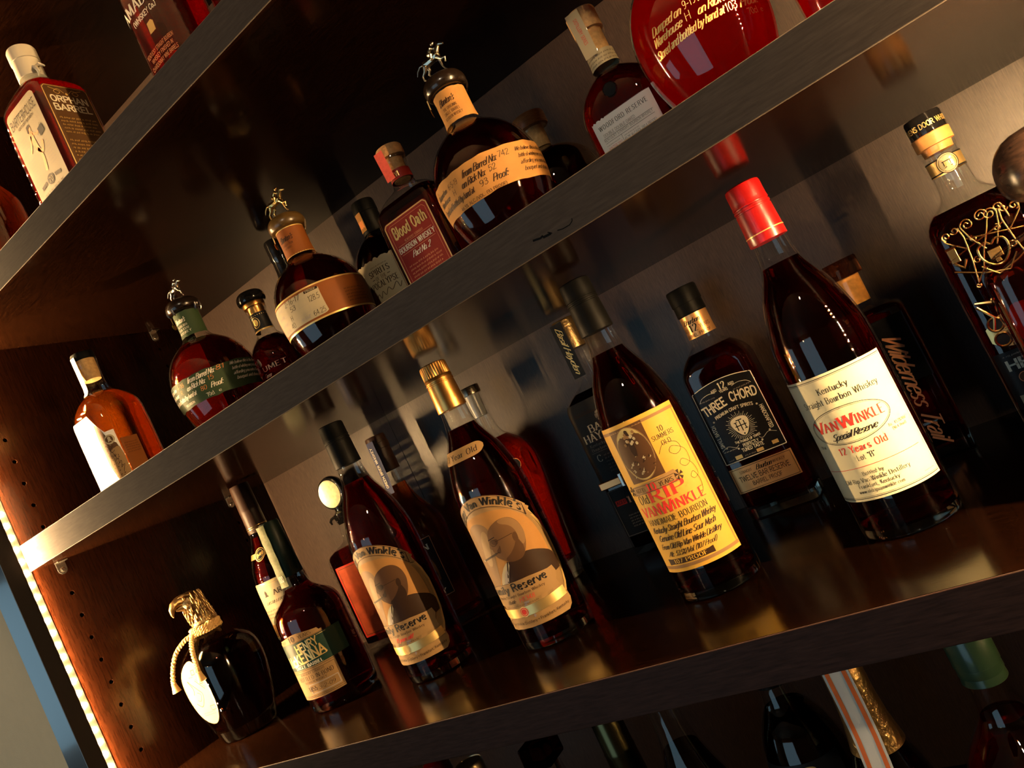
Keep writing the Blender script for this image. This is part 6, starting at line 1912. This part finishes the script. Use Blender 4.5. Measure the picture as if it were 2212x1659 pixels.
# ------------------------------------------------------------------ tops of the bottles on the lowest shelf
def low_bottle(label, xy, secs, liq, lz, **k):
    b = Bottle(label, xy, ZD, 0, secs, smooth=1, **k)
    b.glass().fluid(liq, .008, lz)
    return b


b = low_bottle('bottle with red wax neck at the bottom edge, leftmost below the shelf', (.368, .138), [(0, .029), (0, .0325), (.002, .034), (.160, .0342), (.185, .031), (.205, .020), (.215, .0145), (.250, .014)], LIQ_DARK, .205)
b.lathe('wax_cap', [(.0165, .205), (.0175, .206), (.0168, .225), (.0160, .2540), (.0140, .2580), (.0002, .2585)], REDFOIL, 40, smooth=1)
b = low_bottle('bottle with silver-gold screw cap peeking under the shelf', (.440, .112), [(0, .029), (0, .0325), (.002, .034), (.160, .0342), (.185, .031), (.205, .020), (.215, .0145), (.250, .014)], LIQ_DARK, .205)
b.lathe('screw_cap', [(.0158, .222), (.0162, .2225), (.0158, .2440), (.0166, .2445), (.0166, .2575), (.0152, .2595), (.0148, .2585), (.0002, .2582)], pbr('silver_gold_cap', (.62, .50, .32), rough=.28, metal=1.0), 60, knurl=(.2446, .2576, .0004))
b = low_bottle('dark bottle with square glass stopper, below the shelf', (.533, .120), [(0, .036), (0, .0395), (.002, .041), (.150, .0412), (.180, .036), (.205, .022), (.222, .016), (.235, .015)], LIQ_RED, .200)
b.lathe('stopper_plug', [(.0120, .225), (.0130, .240)], BASE_GLASS, 32)
v, f = box_vf(-.017, .017, -.017, .017, .240, .2640, .003)
add_mesh('glass_stopper', v, f, solid_glass('smoky_glass', (.35, .12, .10)), b.root, smooth=False)
b = low_bottle('dark bottle with slim gold-edged foil neck, below the shelf', (.604, .148), [(0, .029), (0, .0325), (.002, .034), (.130, .0342), (.155, .031), (.175, .022), (.190, .0165), (.215, .0150), (.280, .0145)], LIQ_BLACK, .180)
b.lathe('foil_capsule', [(.0172, .185), (.0178, .186), (.0168, .222), (.0172, .224), (.0166, .2260), (.0160, .2900), (.0150, .2925), (.0002, .2930)], pbr('dark_green_gold_foil', (.10, .085, .035), rough=.25, metal=.9), 44)
b = low_bottle('winged dark bottle with thin script, centred below the shelf', (.694, .108), [(0, .038, .024, .012), (0, .041, .028, .014), (.002, .0425, .0295, .015), (.120, .0428, .0297, .016), (.160, .0410, .0285, .018), (.190, .0340, .0250, .02), (.220, .0230, .0205, .02), (.245, .0165, .0160, .016), (.262, .0145, .0145, .0145), (.300, .014, .014, .014)], LIQ_BLACK, .235, round_=False)
b.lathe('cork', [(.0146, .296), (.0158, .2965), (.0158, .3120), (.0002, .3124)], CORK, 36)
L = b.label('glass_print', -40, 40, 150, 235, INK_WHITE, sheet=False, parent=b.glass_o)
b.zref = L.zref = .19
L.text('IN THE CELLARS OF', 0, 214, 3.0, 'sansb', INK_WHITE, width=24).text('Lin Henderson', 0, 203.5, 7.0, 'script', INK_WHITE, width=32).text("ANGEL'S ENVY", 0, 184, 9, 'serifb', INK_WHITE, width=58)
L.done()
b = low_bottle('round-shouldered dark bottle with large gold letter, below the shelf', (.786, .150), [(0, .034), (0, .0375), (.002, .039), (.165, .0392), (.195, .0375), (.215, .031), (.228, .0235), (.238, .0170), (.250, .0150), (.285, .0145)], LIQ_BLACK, .232)
b.lathe('capsule', [(.0160, .255), (.0164, .2555), (.0160, .2920), (.0002, .2925)], BLACKGLOSS, 40)
L = b.label('front_label', -36, 40, 100, 196, P_BLACK, nx=30)
L.text('P', 6, 172, 20, 'serifb', INK_GOLD, width=16).done()
b = low_bottle('gold-foil bottle with orange and white tax strip, below the shelf', (.862, .106), [(0, .030), (0, .0335), (.002, .035), (.140, .0352), (.165, .034), (.185, .030), (.205, .0225), (.225, .0175), (.250, .0155), (.280, .015)], LIQ_BLACK, .215)
b.lathe('foil_capsule', [(.0222, .2080), (.0206, .216), (.0182, .230), (.0166, .2500), (.0162, .2900), (.0152, .2925), (.0002, .2930)], pbr('wrinkled_gold_foil', (.60, .40, .16), rough=.28, metal=1.0, bump=(260, 1.0)), 44)
v, f = rect_2d(0, 1, 0, 1, 6, 16)
prof = lambda z: np.interp(z, [.17, .185, .205, .225, .25, .29], [.0372, .0312, .0240, .0186, .0172, .0168])
st = add_mesh('tax_strip', [((a - .5) * .021, -float(prof(.168 + q * .12)) - .0006, .168 + q * .12) for a, q in v], f, P_WHITE, b.root)
for x0, x1, z0, z1 in ((-.0085, -.0050, .176, .288), (.0050, .0085, .176, .288), (-.0085, .0085, .1745, .184)):
    v, f = rect_2d(x0, x1, z0, z1, 2, 14)
    add_mesh('strip_print', [(a, -float(prof(q)) - .0010, q) for a, q in v], f, P_ORANGE, st)
b = low_bottle('dark red bottle with green screw cap, rightmost below the shelf', (.958, .105), [(0, .042), (0, .0455), (.002, .047), (.130, .0472), (.165, .0455), (.185, .0390), (.200, .0280), (.210, .0195), (.220, .0155), (.245, .0145), (.275, .014)], LIQ_RED, .215)
b.lathe('screw_cap', [(.0162, .2430), (.0165, .2434), (.0160, .2490), (.0166, .2500), (.0162, .2560), (.0168, .2565), (.0168, .2860), (.0156, .2880), (.0002, .2884)], pbr('green_screw_cap', (.03, .07, .035), rough=.3, coat=.4), 60, knurl=(.2660, .2850, .0003))
